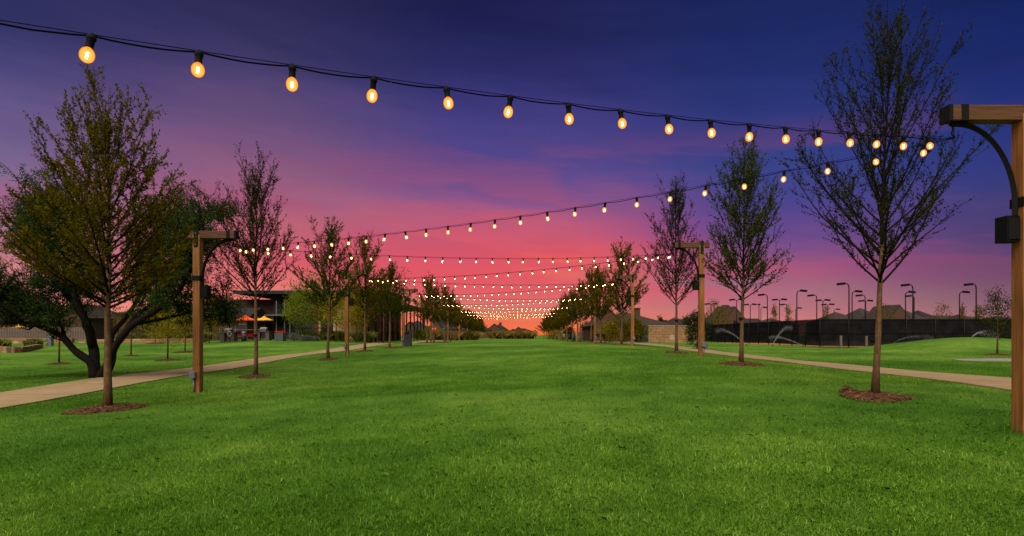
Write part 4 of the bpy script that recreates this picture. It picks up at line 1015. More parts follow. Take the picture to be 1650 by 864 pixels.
def gable_house(name, px0, px1, Y, yeave, ypeak, depth, wallm, roofm, label, group, hip=True, front_gable=None, chimney=None, windows=(), yb=None, peak=None):
    x0, x1 = PX(px0, Y), PX(px1, Y); g = gz((x0 + x1) / 2, Y) - 0.4; ze = PZ(yeave, Y); zp = PZ(ypeak, Y)
    root = empty(name, ((x0 + x1) / 2, Y, g), 0, label, 'house', group); w = x1 - x0; h = ze - g; hp = zp - g
    mb = MB(); mb.box((0, depth / 2, h / 2), (w - 0.6, depth - 0.6, h)); mb.build('wall', wallm, root)
    mb = MB(); a = w / 2; ins = min(a * 0.95, depth / 2 * 0.9) if hip else 0.0
    if peak: pl, pr = peak
    else: pl, pr = -a + ins, a - ins
    c = [(-a, 0, h), (a, 0, h), (a, depth, h), (-a, depth, h), (pl, depth / 2, hp), (pr, depth / 2, hp)]
    c += [(v[0], v[1], v[2] - 0.2) for v in c[:4]]
    mb.v = c; mb.f = [(0, 1, 5, 4), (1, 2, 5), (2, 3, 4, 5), (3, 0, 4), (6, 7, 1, 0), (7, 8, 2, 1), (8, 9, 3, 2), (9, 6, 0, 3), (9, 8, 7, 6)]; mb.sm = [False] * 9
    rf = mb.build('roof', roofm, root)
    if front_gable:
        for gi, (gx, gw, gh) in enumerate(front_gable):
            go = -0.17 * gi
            gx = (gx - 0.5) * w; top = h + gh
            mb = MB(); mb.prism([(gx - gw / 2, go - 0.9, h - 0.1 + go * 0.3), (gx + gw / 2, go - 0.9, h - 0.1 + go * 0.3), (gx, go - 0.9, top)], (0, depth * 0.55, 0)); mb.build('gable', roofm, root)
            mb = MB(); mb.prism([(gx - gw / 2 + 0.5, go - 0.95, 0), (gx + gw / 2 - 0.5, go - 0.95, 0), (gx + gw / 2 - 0.5, go - 0.95, h), (gx, go - 0.95, top - 0.5), (gx - gw / 2 + 0.5, go - 0.95, h)], (0, 0.04, 0)); mb.build('gable_wall', wallm, root)
    if chimney:
        for cx, ch in chimney:
            mb = MB(); mb.box(((cx - 0.5) * w, depth * 0.5, (hp + ch) / 2 + h / 2 - 0.3), (0.9, 0.9, hp + ch - h + 0.6)); mb.box(((cx - 0.5) * w, depth * 0.5, hp + ch + 0.06), (1.1, 1.1, 0.14)); mb.build('chimney', wallm, rf)
    for wx, wz, ww, wh in windows:
        mb = MB(); mb.box(((wx - 0.5) * w, -0.0 + 0.27, wz), (ww + 0.2, 0.12, wh + 0.2)); f = mb.build('window', M_TRIM, root)
        mb = MB(); mb.box(((wx - 0.5) * w, 0.2, wz), (ww, 0.06, wh)); mb.build('pane', M_WINDOW, f)
    return root
HG = 'houses beyond the park'
gable_house('pavilion', 346, 400, 70, 512, 494, 7, M_BROWNWALL, M_ROOF2, 'dark gabled pavilion behind the orange parasol', None, hip=False, windows=((0.25, 1.6, 1.0, 1.6), (0.75, 1.6, 1.2, 1.4)))['category'] = 'pavilion'
gable_house('house', 182, 338, 86, 505, 486, 12, M_BROWNWALL, M_ROOF2, 'dark long-roofed house behind the spreading tree', HG, windows=((0.2, 2, 1.4, 1.6), (0.45, 2, 1.4, 1.6), (0.7, 2, 1.6, 1.8)), chimney=((0.3, 0.9),))
gable_house('house', 60, 150, 104, 512, 490, 14, M_BROWNWALL, M_ROOF, 'house behind the wooden picket fence at far left', HG, windows=((0.25, 2, 1.4, 1.6), (0.7, 2, 1.4, 1.6)), front_gable=((0.7, 6, 2.6),))
gable_house('house', -70, 40, 112, 518, 498, 14, M_BROWNWALL, M_ROOF2, 'house at the far left edge behind the picket fence', HG, windows=((0.75, 2, 1.4, 1.6),))
gable_house('house', 648, 688, 170, 531, 516, 10, M_HOUSEBRICK, M_ROOF2, 'far house seen between the porch columns', HG, front_gable=((0.3, 5, 2.4),), chimney=((0.75, 0.6),))
gable_house('house', 684, 735, 176, 530, 512, 10, M_HOUSEBRICK, M_ROOF2, 'far house behind the red round sign', HG, front_gable=((0.35, 5, 3.4),), chimney=((0.8, 0.5),))
gable_house('house', 735, 790, 185, 532, 518, 10, M_HOUSEBRICK, M_ROOF2, 'far house hidden behind the end of the left tree row', HG)
gable_house('house', 786, 822, 200, 533, 522, 9, M_HOUSEBRICK, M_ROOF2, 'far house with a tall peak at the end of the lawn, left of the pair', HG, front_gable=((0.30, 7, 2.6), (0.7, 5, 1.2)), chimney=((0.55, 0.5),))
gable_house('house', 818, 862, 214, 535, 529, 9, M_HOUSEBRICK, M_ROOF2, 'far house with three small peaks at the end of the lawn, right of the pair', HG, front_gable=((0.20, 5, 1.2), (0.40, 6, 2.0), (0.64, 5, 1.0)))
gable_house('house', 952, 1088, 78, 524, 500, 13, M_HOUSEBRICK, M_ROOF, 'brick house with grey shingle roof behind the olive shrubs', HG, chimney=((0.66, 0.5),), front_gable=((0.2, 5, 2.4),), windows=((0.14, 1.9, 1.3, 1.5), (0.4, 1.9, 1.3, 1.5)))
gable_house('house', 1078, 1128, 100, 527, 510, 12, M_HOUSEBRICK, M_ROOF2, 'house with a low peak behind the limestone wall', HG, chimney=((0.12, -0.6), (0.85, -0.4)), hip=True)
gable_house('house', 1148, 1204, 128, 522, 500, 13, M_HOUSEBRICK, M_ROOF, 'twin-peaked house behind the left end of the court fence', HG, front_gable=((0.42, 8, 4.3), (0.60, 7, 4.0)), chimney=((0.66, 1.4),))
gable_house('house', 1196, 1240, 122, 524, 512, 12, M_HOUSEBRICK, M_ROOF2, 'low long-ridged house behind the second right tree', HG, hip=False)
gable_house('house', 1228, 1290, 136, 524, 512, 12, M_HOUSEBRICK, M_ROOF, 'low hipped house behind the pair of slim trees', HG)
gable_house('house', 1346, 1402, 120, 520, 501, 13, M_HOUSEBRICK, M_ROOF, 'hipped house behind the fence corner, left of the tallest tree', HG, front_gable=((0.82, 4, 1.8),), chimney=((0.1, -1.5),))
gable_house('house', 1392, 1446, 118, 520, 494, 14, M_HOUSEBRICK, M_ROOF, 'steep hipped house right behind the tallest tree trunk', HG)
gable_house('house', 1434, 1512, 112, 520, 488, 15, M_HOUSEBRICK, M_ROOF, 'largest steep-roofed house behind the court fence', HG, front_gable=((0.14, 6, 3.6),))
gable_house('house', 1500, 1536, 116, 520, 498, 14, M_HOUSEBRICK, M_ROOF2, 'pyramid-roofed house behind the court fence at right', HG)
gable_house('house', 1534, 1566, 122, 520, 507, 12, M_HOUSEBRICK, M_ROOF, 'low house between the two rightmost court lamps', HG, hip=False)
gable_house('house', 1558, 1604, 116, 520, 505, 12, M_HOUSEBRICK, M_ROOF2, 'hipped house behind the rightmost court lamp', HG)
gable_house('house', 1604, 1680, 124, 520, 508, 12, M_HOUSEBRICK, M_ROOF, 'low house behind the large right post', HG)

# ------------------------------------------------------------------ walls and fences
def stone_wall(name, pts, h, th, label, sl=0.75, courses=5, seed=1, base=None, cap=None):
    """pts: plan line; courses of separate stones proud of a mortar core"""
    rg = random.Random(seed); pts = [Vector((p[0], p[1], 0)) for p in pts]
    o = MB()
    root = None; stones = []
    for a, b in zip(pts[:-1], pts[1:]):
        d = b - a; Ln = d.length; rz = math.atan2(d.y, d.x); c = (a + b) / 2
        g = min(gz(a.x, a.y), gz(b.x, b.y)) if base is None else base
        o.box((c.x, c.y, g + h / 2 - 0.1), (Ln, th - 0.06, h + 0.2), rz)
        t = d.normalized(); n = Vector((-t.y, t.x, 0))
        if n.y > 0: n = -n
        hc = h / courses
        for r in range(courses):
            s = -rg.uniform(0, sl * 0.6)
            while s < Ln:
                L = rg.uniform(0.65, 1.35) * sl; s0 = max(s, 0); s1 = min(s + L, Ln)
                if s1 - s0 > 0.12:
                    m_ = a + t * (s0 + s1) / 2; pr = rg.uniform(0.0, 0.03)
                    stones.append(((m_.x - n.x * 0.0 + n.x * pr, m_.y + n.y * pr, g + hc * (r + 0.5)), (s1 - s0 - 0.03, th + 0.0, hc - 0.025), rz, rg.choice((M_LIME, M_LIME2, M_LIME, M_LIME2, M_LIME, M_LIME2, M_LIME3))))
                s += L
    root = o.build(name, M_MORTAR); tag(root, label, 'wall')
    return root, stones
def add_stones(root, stones):
    cache = {}
    for c, size, rz, m_ in stones:
        key = (round(size[0], 1), round(size[2], 2), m_.name)
        if key not in cache:
            mb = MB(); mb.box((0, 0, 0), (size[0], size[1], size[2]), taper=0.985); cache[key] = mb.mesh('stone', m_)
        s = link('stone', cache[key], root, c, rz)
Yw = 71.0
r_, st = stone_wall('limestone_wall', [(PX(1044, Yw), Yw), (PX(1136, Yw), Yw)], 2.05, 0.5, 'tan limestone garden wall left of the court fence', 0.8, 6, 3); add_stones(r_, st)
mb = MB(); mb.box(((PX(1044, Yw) + PX(1136, Yw)) / 2, Yw, gz(PX(1090, Yw), Yw) + 2.09), (PX(1136, Yw) - PX(1044, Yw) + 0.1, 0.6, 0.09)); mb.build('wall_cap', M_LIME3, r_)
# dark board gate at its left
gt = empty('board_gate', (PX(1035, Yw), Yw, gz(PX(1035, Yw), Yw)), 0, 'dark board gate at the left end of the limestone wall', 'gate')
for k in range(6):
    mb = MB(); mb.box((-0.6 + 0.235 * k, 0, 0.95), (0.22, 0.05, 1.9)); mb.build('board', M_SLATE, gt)
mb = MB(); mb.box((0, 0.05, 1.6), (1.42, 0.05, 0.1)); mb.box((0, 0.05, 0.4), (1.42, 0.05, 0.1)); mb.build('gate_rail', M_FASCIA, gt)
# low stone edging before the patio (left)
r_, st = stone_wall('stone_edging', [(PX(128, 60), 60), (PX(185, 61), 61), (PX(262, 61), 61), (PX(330, 60), 60)], 0.42, 0.45, 'low tan stone edging at the back of the left lawn', 0.8, 2, 5); add_stones(r_, st)
r_, st = stone_wall('retaining_wall', [(PX(-40, 44), 44), (PX(8, 42), 42), (PX(18, 40.5), 40.5), (PX(30, 41), 41), (PX(48, 44), 44), (PX(64, 49), 49)], 0.42, 0.5, 'curved rough limestone retaining wall at the left edge', 0.5, 3, 7); add_stones(r_, st)
r_, st = stone_wall('grey_garden_wall', [(PX(-60, 62), 62), (PX(118, 62), 62)], 0.65, 0.4, 'long pale wall under the wooden picket fence', 1.1, 2, 8); add_stones(r_, st)
# picket fence on it
Yp = 62.4; pf = empty('picket_fence', (PX(-60, Yp), Yp, CAM_Z - 0.62), 0, 'weathered wooden picket fence on the pale wall at far left', 'fence')
Lw = PX(140, Yp) - PX(-60, Yp); pk = MB(); pk.box((0, 0, 0.75), (0.13, 0.03, 1.5)); PK = pk.mesh('picket', M_FENCEWOOD)
for k in range(int(Lw / 0.18)): link('picket', PK, pf, (0.1 + 0.18 * k, 0, random.Random(k).uniform(-0.02, 0.02)))
for zz in (0.3, 1.2):
    mb = MB(); mb.box((Lw / 2, 0.045, zz), (Lw, 0.05, 0.09)); mb.build('rail', M_FENCEWOOD, pf)
# black iron fence round the patio
def iron_fence(x0, x1, y, label, step=0.14, h=1.5):
    g = gz((x0 + x1) / 2, y) - 0.02; f = empty('iron_fence', (x0, y, g), 0, label, 'fence'); w = x1 - x0
    for zz in (0.15, h - 0.12):
        mb = MB(); mb.box((w / 2, 0, zz), (w, 0.03, 0.04)); mb.build('rail', M_IRON, f)
    n = int(w / 2.4)
    for k in range(n + 1):
        mb = MB(); mb.box((w * k / n, 0, h / 2), (0.06, 0.06, h + 0.06)); mb.build('post', M_IRON, f)
    mb = MB()
    for k in range(int(w / step)): mb.box((0.07 + step * k, 0, h / 2), (0.022, 0.022, h - 0.1))
    o = mb.build('balusters', M_IRON, f); o.name = 'baluster_run'; o['kind'] = 'stuff'
iron_fence(PX(447, 60.5), PX(528, 60.5), 60.5, 'black iron fence before the glazed corner of the clubhouse', 0.10, 1.45)
iron_fence(PX(150, 64), PX(352, 64), 64, 'black iron fence behind the ornamental grasses at left', 0.16, 1.4)
# tennis court fence with windscreens
def court_fence():
    X0 = 32.0; pts = []
    y = 59.0; n1, n2 = 12, 9
    root = empty('court_fence', (X0, 59.0, 0), 0, 'long black court fence with dark windscreens on the right', 'fence')
    P = [Vector((X0, 59.0 + 3.0 * (n1 - k), 0)) for k in range(n1)] + [Vector((X0 + 3.05 * k, 59.0, 0)) for k in range(n2 + 1)]
    top = CAM_Z + 1.66; off = Vector((X0, 59.0, 0))
    for k, p in enumerate(P):
        g = gz(p.x, p.y); q = p - off
        mb = MB(); mb.tube([(q.x, q.y, g - 0.2), (q.x, q.y, top + 0.06)], 0.055, 8); mb.build('post', M_IRON, root)
        if k < len(P) - 1:
            r = P[k + 1] - off; g2 = gz(P[k + 1].x, P[k + 1].y); d = r - q; nrm = Vector((-d.y, d.x, 0)).normalized() * -0.03
            mb = MB(); mb.tube([(q.x, q.y, top), (r.x, r.y, top)], 0.035, 6); mb.build('top_rail', M_IRON, root)
            mb = MB(); zm = (g + g2) / 2 + 1.55; mb.tube([(q.x, q.y, zm), (r.x, r.y, zm)], 0.028, 6); mb.build('mid_rail', M_IRON, root)
            mb = MB(); a, b = q - nrm * 2, r - nrm * 2; th = nrm * 0.3
            pts4 = [(a.x, a.y, g + 0.16), (b.x, b.y, g2 + 0.16), (b.x, b.y, top - 0.04), (a.x, a.y, top - 0.04)]
            mb.prism(pts4, (th.x, th.y, 0)); mb.build('windscreen', M_SCREEN, root)
court_fence()
cp = MB(); cp.box((50, 80, gz(45, 60) + 0.02), (34, 40, 0.02)); o = cp.build('tennis_court', M_COURT); tag(o, kind='structure')
# short wooden bollards before the fence
for px_, lb in ((1355, 'short wooden bollard before the court fence, left of the pair'), (1396, 'short wooden bollard before the court fence, right of the pair')):
    p = at(px_, 52); b = empty('wooden_bollard', p, 0, lb, 'bollard', 'bollards before the court fence')
    mb = MB(); mb.box((0, 0, 0.55), (0.15, 0.15, 1.3)); mb.build('post', M_FENCEWOOD, b); mb = MB(); mb.box((0, 0, 1.21), (0.17, 0.17, 0.03)); mb.build('cap', M_FASCIA, b)

# court lamps
COURT = [(1146, 489, 'lr'), (1169, 495, 'r'), (1187, 482, 'lr'), (1209, 490, 'lr'), (1223, 490, 'f'), (1226, 495, 'r'), (1236.5, 474, 'l'), (1256, 482, 'lr'), (1268, 490, 'l'), (1284, 468, 'r'), (1282, 496, 'r'),
         (1316, 475, 'l'), (1326, 483, 'lr'), (1334, 490, 'lr'), (1344, 498, 'r'), (1368, 456, 'l'), (1373, 469, 'r'), (1394, 475, 'l'), (1395, 484, 'lr'), (1459, 470, 'r'), (1471, 458, 'l'), (1473, 476, 'l'), (1546, 470, 'r'), (1573, 457, 'l')]
DIRW = {'l': 'with its head turned left', 'r': 'with its head turned right', 'lr': 'with two opposed heads', 'f': 'seen with its head end-on'}
LAMPW = ['leftmost'] + ORD[1:]
for i, (px_, yt, d) in enumerate(COURT):
    Hh = 7.9; Y = FPX * (Hh - 1.28) / (VY - yt); x = PX(px_, Y); g = CAM_Z - 1.28
    lb = f'{LAMPW[i]} court lamp from the left {DIRW[d]}' if i else 'leftmost court lamp with two opposed heads'
    if i == len(COURT) - 1: lb = 'rightmost court lamp, tall with its head turned left'
    root = empty('court_lamp', (x, Y, g), 0, lb, 'floodlight', 'floodlights over the courts')
    mb = MB()
    for s in ([-1] if d == 'l' else [1] if d == 'r' else [-1, 1] if d == 'lr' else [0]):
        if len(d) == 2: mb.tube([(0, 0, Hh - 0.25), (s * 0.5, 0, Hh - 0.12 + 0.02 * s)], 0.05, 6)
        else:
            mb.tube([(0, 0, Hh - 0.62), (s * 0.06, 0, Hh - 0.28), (s * 0.24, 0, Hh - 0.09), (s * 0.6, 0, Hh - 0.06)], [0.075, 0.07, 0.06, 0.05], 7)
    mb.build('arm', M_IRON, root)
    mb = MB(); mb.tube([(0, 0, -0.3), (0, 0, Hh - (0.2 if len(d) == 2 else 0.6))], [0.10, 0.075], 8); mb.build('pole', M_IRON, root)
    for s in ([-1] if d == 'l' else [1] if d == 'r' else [-1, 1] if d == 'lr' else [0]):
        mb = MB(); mb.box((s * (0.85 if len(d) == 2 else 1.0), 0, Hh - 0.09 + 0.03 * s), (0.95 if s else 0.5, 0.42, 0.30), m=Matrix.Rotation(0.10 * s, 3, 'Y')); bevel(mb.build('lamp_head', M_BLACK, root), 0.05)

# ------------------------------------------------------------------ sprinklers throwing water
def sprinkler(px0, Y, pts, label, seed, n=2600, fall=0.5):
    rg = np.random.default_rng(seed); p0 = at(px0, Y)
    root = empty('sprinkler', p0, 0, label, 'sprinkler', 'sprinklers on the right lawn')
    mb = MB(); mb.tube([(0, 0, -0.1), (0, 0, 0.16)], 0.03, 8); mb.tube([(0, 0, 0.16), (0, 0, 0.22)], 0.045, 8); mb.build('head', M_BLACK, root)
    arc = np.array([(PX(a, Y) - p0.x, 0.0, PZ(b, Y) - p0.z) for a, b in pts]); arc[0] = (0, 0, 0.2)
    s = np.linspace(0, 1, len(arc)); t = rg.uniform(0, 1, n) ** 0.85
    C = np.stack([np.interp(t, s, arc[:, k]) for k in range(3)], -1)
    spread = 0.015 + 0.10 * t
    C += rg.normal(0, 1, (n, 3)) * spread[:, None] * np.array([1, 1, 0.6]); C[:, 2] -= np.abs(rg.normal(0, 1, n)) * fall * np.maximum(t - 0.35, 0) ** 1.3
    w = rg.uniform(0.010, 0.028, n)[:, None]
    a = rg.normal(0, 1, (n, 3)); a /= np.linalg.norm(a, axis=1, keepdims=True); b = rg.normal(0, 1, (n, 3)); b = np.cross(a, b); b /= np.linalg.norm(b, axis=1, keepdims=True)
    V = np.stack([C - a * w, C + b * w * 0.7, C + a * w, C - b * w * 0.7], 1).reshape(-1, 3)
    o = link('water_spray', quads_mesh('water_spray', V, 4, M_WATER), root); o['kind'] = 'stuff'
sprinkler(1203, 56, [(1203, 556), (1192, 547), (1182, 539), (1172, 533), (1162, 529), (1153, 531)], 'sprinkler throwing water left, nearest the second right tree', 1)
sprinkler(1245, 56, [(1245, 557), (1250, 547), (1255, 539), (1261, 531), (1268, 525), (1276, 526)], 'sprinkler throwing water steeply up before the court fence', 2)
sprinkler(1294, 55, [(1294, 559), (1282, 552), (1270, 547), (1258, 543), (1248, 541), (1240, 542)], 'sprinkler throwing a low jet left before the court fence', 3)
sprinkler(1560, 46, [(1560, 548), (1567, 542), (1576, 536), (1586, 533), (1598, 532), (1610, 535)], 'sprinkler throwing water right behind the grassy mound', 4, 3600, 1.4)
sprinkler(1062, 62, [(1062, 556), (1054, 549), (1046, 543), (1038, 539), (1030, 540)], 'sprinkler throwing water in front of the board gate', 5, 1500)
sprinkler(1432, 50, [(1432, 556), (1446, 549), (1460, 544), (1474, 541), (1490, 540), (1504, 542)], 'sprinkler throwing a faint jet right of the tallest tree', 6, 1300)

# ------------------------------------------------------------------ patio things
def parasol(px_, Y, ytop, wpx, m, label):
    p = at(px_, Y); root = empty('parasol', p, 0, label, 'parasol', 'parasols on the patio'); H = PZ(ytop, Y) - p.z; r = wpx * Y / FPX / 2
    mb = MB(); mb.tube([(0, 0, 0), (0, 0, H)], 0.03, 8); mb.build('pole', M_FENCEWOOD, root)
    mb = MB(); mb.lathe([(0.0, 0.06), (0.26, 0.06), (0.26, 0.0), (0.0, 0.0)], 14, smooth=False); mb.build('base', M_BIN, root)
    h = 0.36 * r * 1.1
    mb = MB(); n = 8; z = H - 0.05
    for k in range(n):
        a0, a1 = 2 * math.pi * (k + 0.5) / n, 2 * math.pi * (k + 1.5) / n
        am = (a0 + a1) / 2
        A0 = Vector((r * math.cos(a0), r * math.sin(a0), z - h)); A1 = Vector((r * math.cos(a1), r * math.sin(a1), z - h)); Am = Vector((r * 0.93 * math.cos(am), r * 0.93 * math.sin(am), z - h + 0.02))
        B0 = Vector((r * 0.2 * math.cos(a0), r * 0.2 * math.sin(a0), z - 0.1)); B1 = Vector((r * 0.2 * math.cos(a1), r * 0.2 * math.sin(a1), z - 0.1))
        mb.poly([A0, Am, B1, B0]); mb.poly([Am, A1, B1])
        mb.poly([A0 - Vector((0, 0, 0.09)), Am - Vector((0, 0, 0.09)), Am, A0]); mb.poly([Am - Vector((0, 0, 0.09)), A1 - Vector((0, 0, 0.09)), A1, Am])
    mb.build('canopy', m, root)
    mb = MB(); mb.lathe([(r * 0.27, z - 0.09), (r * 0.22, z - 0.04), (0.03, z + 0.05), (0.0, z + 0.06)], 8, smooth=False); mb.build('vent_cap', m, root)
parasol(396, 64, 508.5, 33, M_ORANGE, 'orange parasol above the grill counters')
parasol(414, 66, 511, 22, M_ORANGE, 'orange parasol half hidden behind the trunk and the yellow one')
parasol(426, 63.5, 509.5, 28, M_YELLOW, 'yellow parasol at the right end of the grill counters')
parasol(289, 66, 512, 21, M_ORANGE, 'orange parasol left of the nearest left light post')
parasol(232, 67, 505, 22, M_YELLOW, 'yellow parasol behind the right stems of the spreading tree')
parasol(242, 65, 512, 17, M_ORANGE, 'small orange parasol beside the yellow one behind the spreading tree')
parasol(31, 70, 523, 18, M_YELLOW, 'yellow parasol above the picket fence at far left')
parasol(6, 70, 525, 14, M_ORANGE, 'orange parasol at the left edge above the picket fence')
def grill_counter(px0, px1, Y, label):
    x0, x1 = PX(px0, Y), PX(px1, Y); w = x1 - x0; g = gz((x0 + x1) / 2, Y); root = empty('grill_counter', ((x0 + x1) / 2, Y, g), 0, label, 'grill counter', 'built-in grills on the patio')
    mb = MB(); mb.box((-w / 2 + 0.16 * w, 0, 0.45), (0.32 * w, 0.8, 0.94)); mb.box((w / 2 - 0.13 * w, 0, 0.45), (0.26 * w, 0.8, 0.94)); mb.box((0.03 * w, 0.1, 0.12), (0.42 * w - 0.01, 0.6, 0.28)); mb.build('stone_base', M_STONEGREY, root)
    mb = MB(); mb.box((0, 0, 0.955), (w + 0.12, 0.9, 0.06)); mb.build('counter_top', M_STONEGREY, root)
    mb = MB(); mb.box((0.03 * w, 0.06, 0.60), (0.42 * w - 0.02, 0.5, 0.62)); mb.build('oven_door', M_WINDOW, root)
    gr = MB(); gr.box((0.03 * w, -0.05, 1.12), (0.46 * w, 0.62, 0.24)); gr.prism([(0.03 * w - 0.22 * w, -0.3, 1.24), (0.03 * w - 0.22 * w, 0.25, 1.24), (0.03 * w - 0.22 * w, 0.2, 1.44), (0.03 * w - 0.22 * w, -0.15, 1.42)], (0.44 * w, 0, 0)); go = gr.build('grill', M_STEEL, root)
    mb = MB(); mb.tube([(0.03 * w - 0.18 * w, -0.34, 1.30), (0.03 * w + 0.18 * w, -0.34, 1.30)], 0.02, 6); mb.build('grill_handle', M_BIN, go)
grill_counter(357, 380, 60.5, 'stone counter with steel grill and white life ring before it')
grill_counter(414, 436, 60.5, 'stone counter with steel grill under the yellow parasol')
p = at(370.5, 59.4); lr = empty('ring_stand', p, 0, 'black post holding a white ring before the left grill', 'post')
mb = MB(); mb.tube([(0, 0, -0.1), (0, 0, 1.45)], 0.03, 8); mb.build('post', M_IRON, lr)
lrr = empty('life_ring', Vector((p.x, p.y - 0.07, p.z + 0.86)), 0, 'white life ring hanging on the black post by the left grill', 'life ring')
mb = MB(); mb.tube([(0.17 * math.cos(a), 0, 0.25 * math.sin(a)) for a in np.linspace(0, 2 * math.pi, 25)], 0.052, 8, cap=False); mb.build('ring', M_WHITE, lrr)
for k in range(4):
    a = math.pi / 4 + k * math.pi / 2
    mb = MB(); mb.tube([(0.17 * math.cos(a + e), 0, 0.25 * math.sin(a + e)) for e in (-0.14, 0, 0.14)], 0.056, 8); mb.build('band', M_RED, lrr)
pc = MB(); p = at(389, 60.8)
cn = empty('long_counter', p, 0, 'long thin counter top linking the two grills', 'counter'); w = PX(412, 60.8) - PX(352, 60.8)
mb = MB(); mb.box((0.2, 0.9, 1.25), (w, 0.5, 0.07)); mb.build('top', M_TRIM, cn)
for xx in (-w / 2 + 0.5, w / 2): 
    mb = MB(); mb.box((xx, 0.9, 0.55), (0.09, 0.09, 1.3)); mb.build('leg', M_IRON, cn)
p = at(393, 60.2); tb = empty('patio_bin', p, 0, 'dark patio bin with rounded grey lid between the grills', 'bin')
mb = MB(); mb.lathe([(0.0, 0), (0.24, 0), (0.27, 0.85), (0.0, 0.85)], 14); mb.build('body', M_BIN, tb); mb = MB(); mb.lathe([(0.29, 0.86), (0.28, 0.95), (0.2, 1.06), (0.0, 1.1)], 14); mb.build('lid', M_STEEL, tb)
def chair(px_, Y, rz, label):
    p = at(px_, Y); root = empty('patio_chair', p, rz, label, 'chair', 'red chairs on the patio')
    mb = MB(); mb.box((0, 0, 0.45), (0.46, 0.46, 0.04)); mb.build('seat', M_RED, root)
    mb = MB(); mb.box((0, 0.22, 0.75), (0.46, 0.04, 0.50)); mb.build('backrest', M_RED, root)
    for sx in (-0.2, 0.2):
        for sy in (-0.2, 0.2):
            mb = MB(); mb.box((sx, sy, 0.215), (0.035, 0.035, 0.43)); mb.build('leg', M_TRIM, root)
for k, (px_, rz, lb) in enumerate(((384, 2.9, 'red patio chair at the left grill'), (388, 3.4, 'red patio chair just left of the dark bin'), (399, 2.8, 'red patio chair right of the dark bin'), (404, 3.3, 'red patio chair left of the trunk under the parasols'), (408, 3.0, 'red patio chair behind the sparse tree trunk'))): chair(px_, 62.2, rz, lb)
# planter with red flowers
p = at(452, 58.6); pl = empty('planter', p, 0, 'square grey planter full of red flowers', 'planter')
mb = MB(); mb.box((0, 0, 0.42), (0.86, 0.86, 0.86), taper=1.06); mb.build('tub', M_GREYBOX, pl)
rg = np.random.default_rng(3); Pf = np.c_[rg.uniform(-0.42, 0.42, 300), rg.uniform(-0.42, 0.42, 300), 0.84 + rg.uniform(0, 0.16, 300)]
link('flowers', quads_mesh('flowers', leaf_quads(Pf, np.tile([0, 0, 1.0], (300, 1)), 0.10, rg, 0.9), 4, M_RED), pl).name = 'flower_mass'
p = at(81, 53); eb = empty('utility_box', p, 0, 'blue-grey utility box beside the pale wall at left', 'utility box')
mb = MB(); mb.box((0, 0, 0.42), (0.42, 0.34, 0.9)); bevel(mb.build('cabinet', M_GREY, eb), 0.03); mb = MB(); mb.tube([(-0.2, -0.1, 0.5), (-0.42, -0.1, 0.45)], 0.09, 8); mb.build('outlet', M_GREY, eb)
p = at(1136, 38); eb = empty('utility_box', p, 0, 'small grey utility box right of the second right light post', 'utility box')
mb = MB(); mb.box((0, 0, 0.17), (0.28, 0.22, 0.42)); bevel(mb.build('cabinet', M_GREY, eb), 0.02); mb = MB(); mb.box((0, 0, 0.395), (0.31, 0.25, 0.03)); mb.build('lid', M_GREY, eb)
# charcoal trash bin with slanted hood
p = at(657.5, 44.0); tb = empty('trash_bin', p, 0, 'tall charcoal trash bin with slanted curved hood beside the left path', 'bin')
mb = MB(); w = 0.29
mb.prism([(-w * 0.86, -0.28, -0.05), (w * 0.86, -0.28, -0.05), (w, -0.30, 0.98), (-w, -0.30, 0.98)], (0, 0.58, 0)); bevel(mb.build('body', M_BIN, tb), 0.02)
mb = MB(); prof = [(-w - 0.01, -0.31, 0.985)] + [(-w - 0.01 + (2 * w + 0.02) * t, -0.31, 1.0 + 0.30 * math.sin(t * math.pi / 2)) for t in np.linspace(0, 1, 8)] + [(w + 0.01, -0.31, 0.985)]
mb.prism(prof, (0, 0.60, 0)); mb.build('hood', M_BIN, tb)
mb = MB(); mb.box((0.0, -0.316, 1.06), (0.30, 0.02, 0.13)); mb.build('flap', M_BLACK, tb)
# signs
def sign_post(px_, Y, H, label): 
    p = at(px_, Y); r = empty('road_sign', p, 0, label, 'sign', 'road signs beyond the left trees')
    mb = MB(); mb.tube([(0, 0, -0.1), (0, 0, H)], 0.03, 6); mb.build('post', M_GREY, r); return r
r = sign_post(699, 82, 2.15, 'red round no-entry sign with white bar on a post')
mb = MB(); mb.tube([(0, -0.05, 1.75), (0, -0.08, 1.75)], 0.40, 24); mb.build('disc', M_RED, r); mb = MB(); mb.box((0, -0.088, 1.75), (0.54, 0.012, 0.12)); mb.build('bar', M_WHITE, r)
r = sign_post(697, 84, 2.6, 'teal street name sign above the red round sign')
mb = MB(); mb.box((0, -0.04, 2.42), (0.42, 0.02, 0.22)); mb.build('name_plate', M_TEAL, r)
r = sign_post(714, 90, 1.95, 'small teal street sign right of the red round sign')
mb = MB(); mb.box((0, -0.04, 1.85), (0.36, 0.02, 0.16)); mb.build('name_plate', M_TEAL, r)
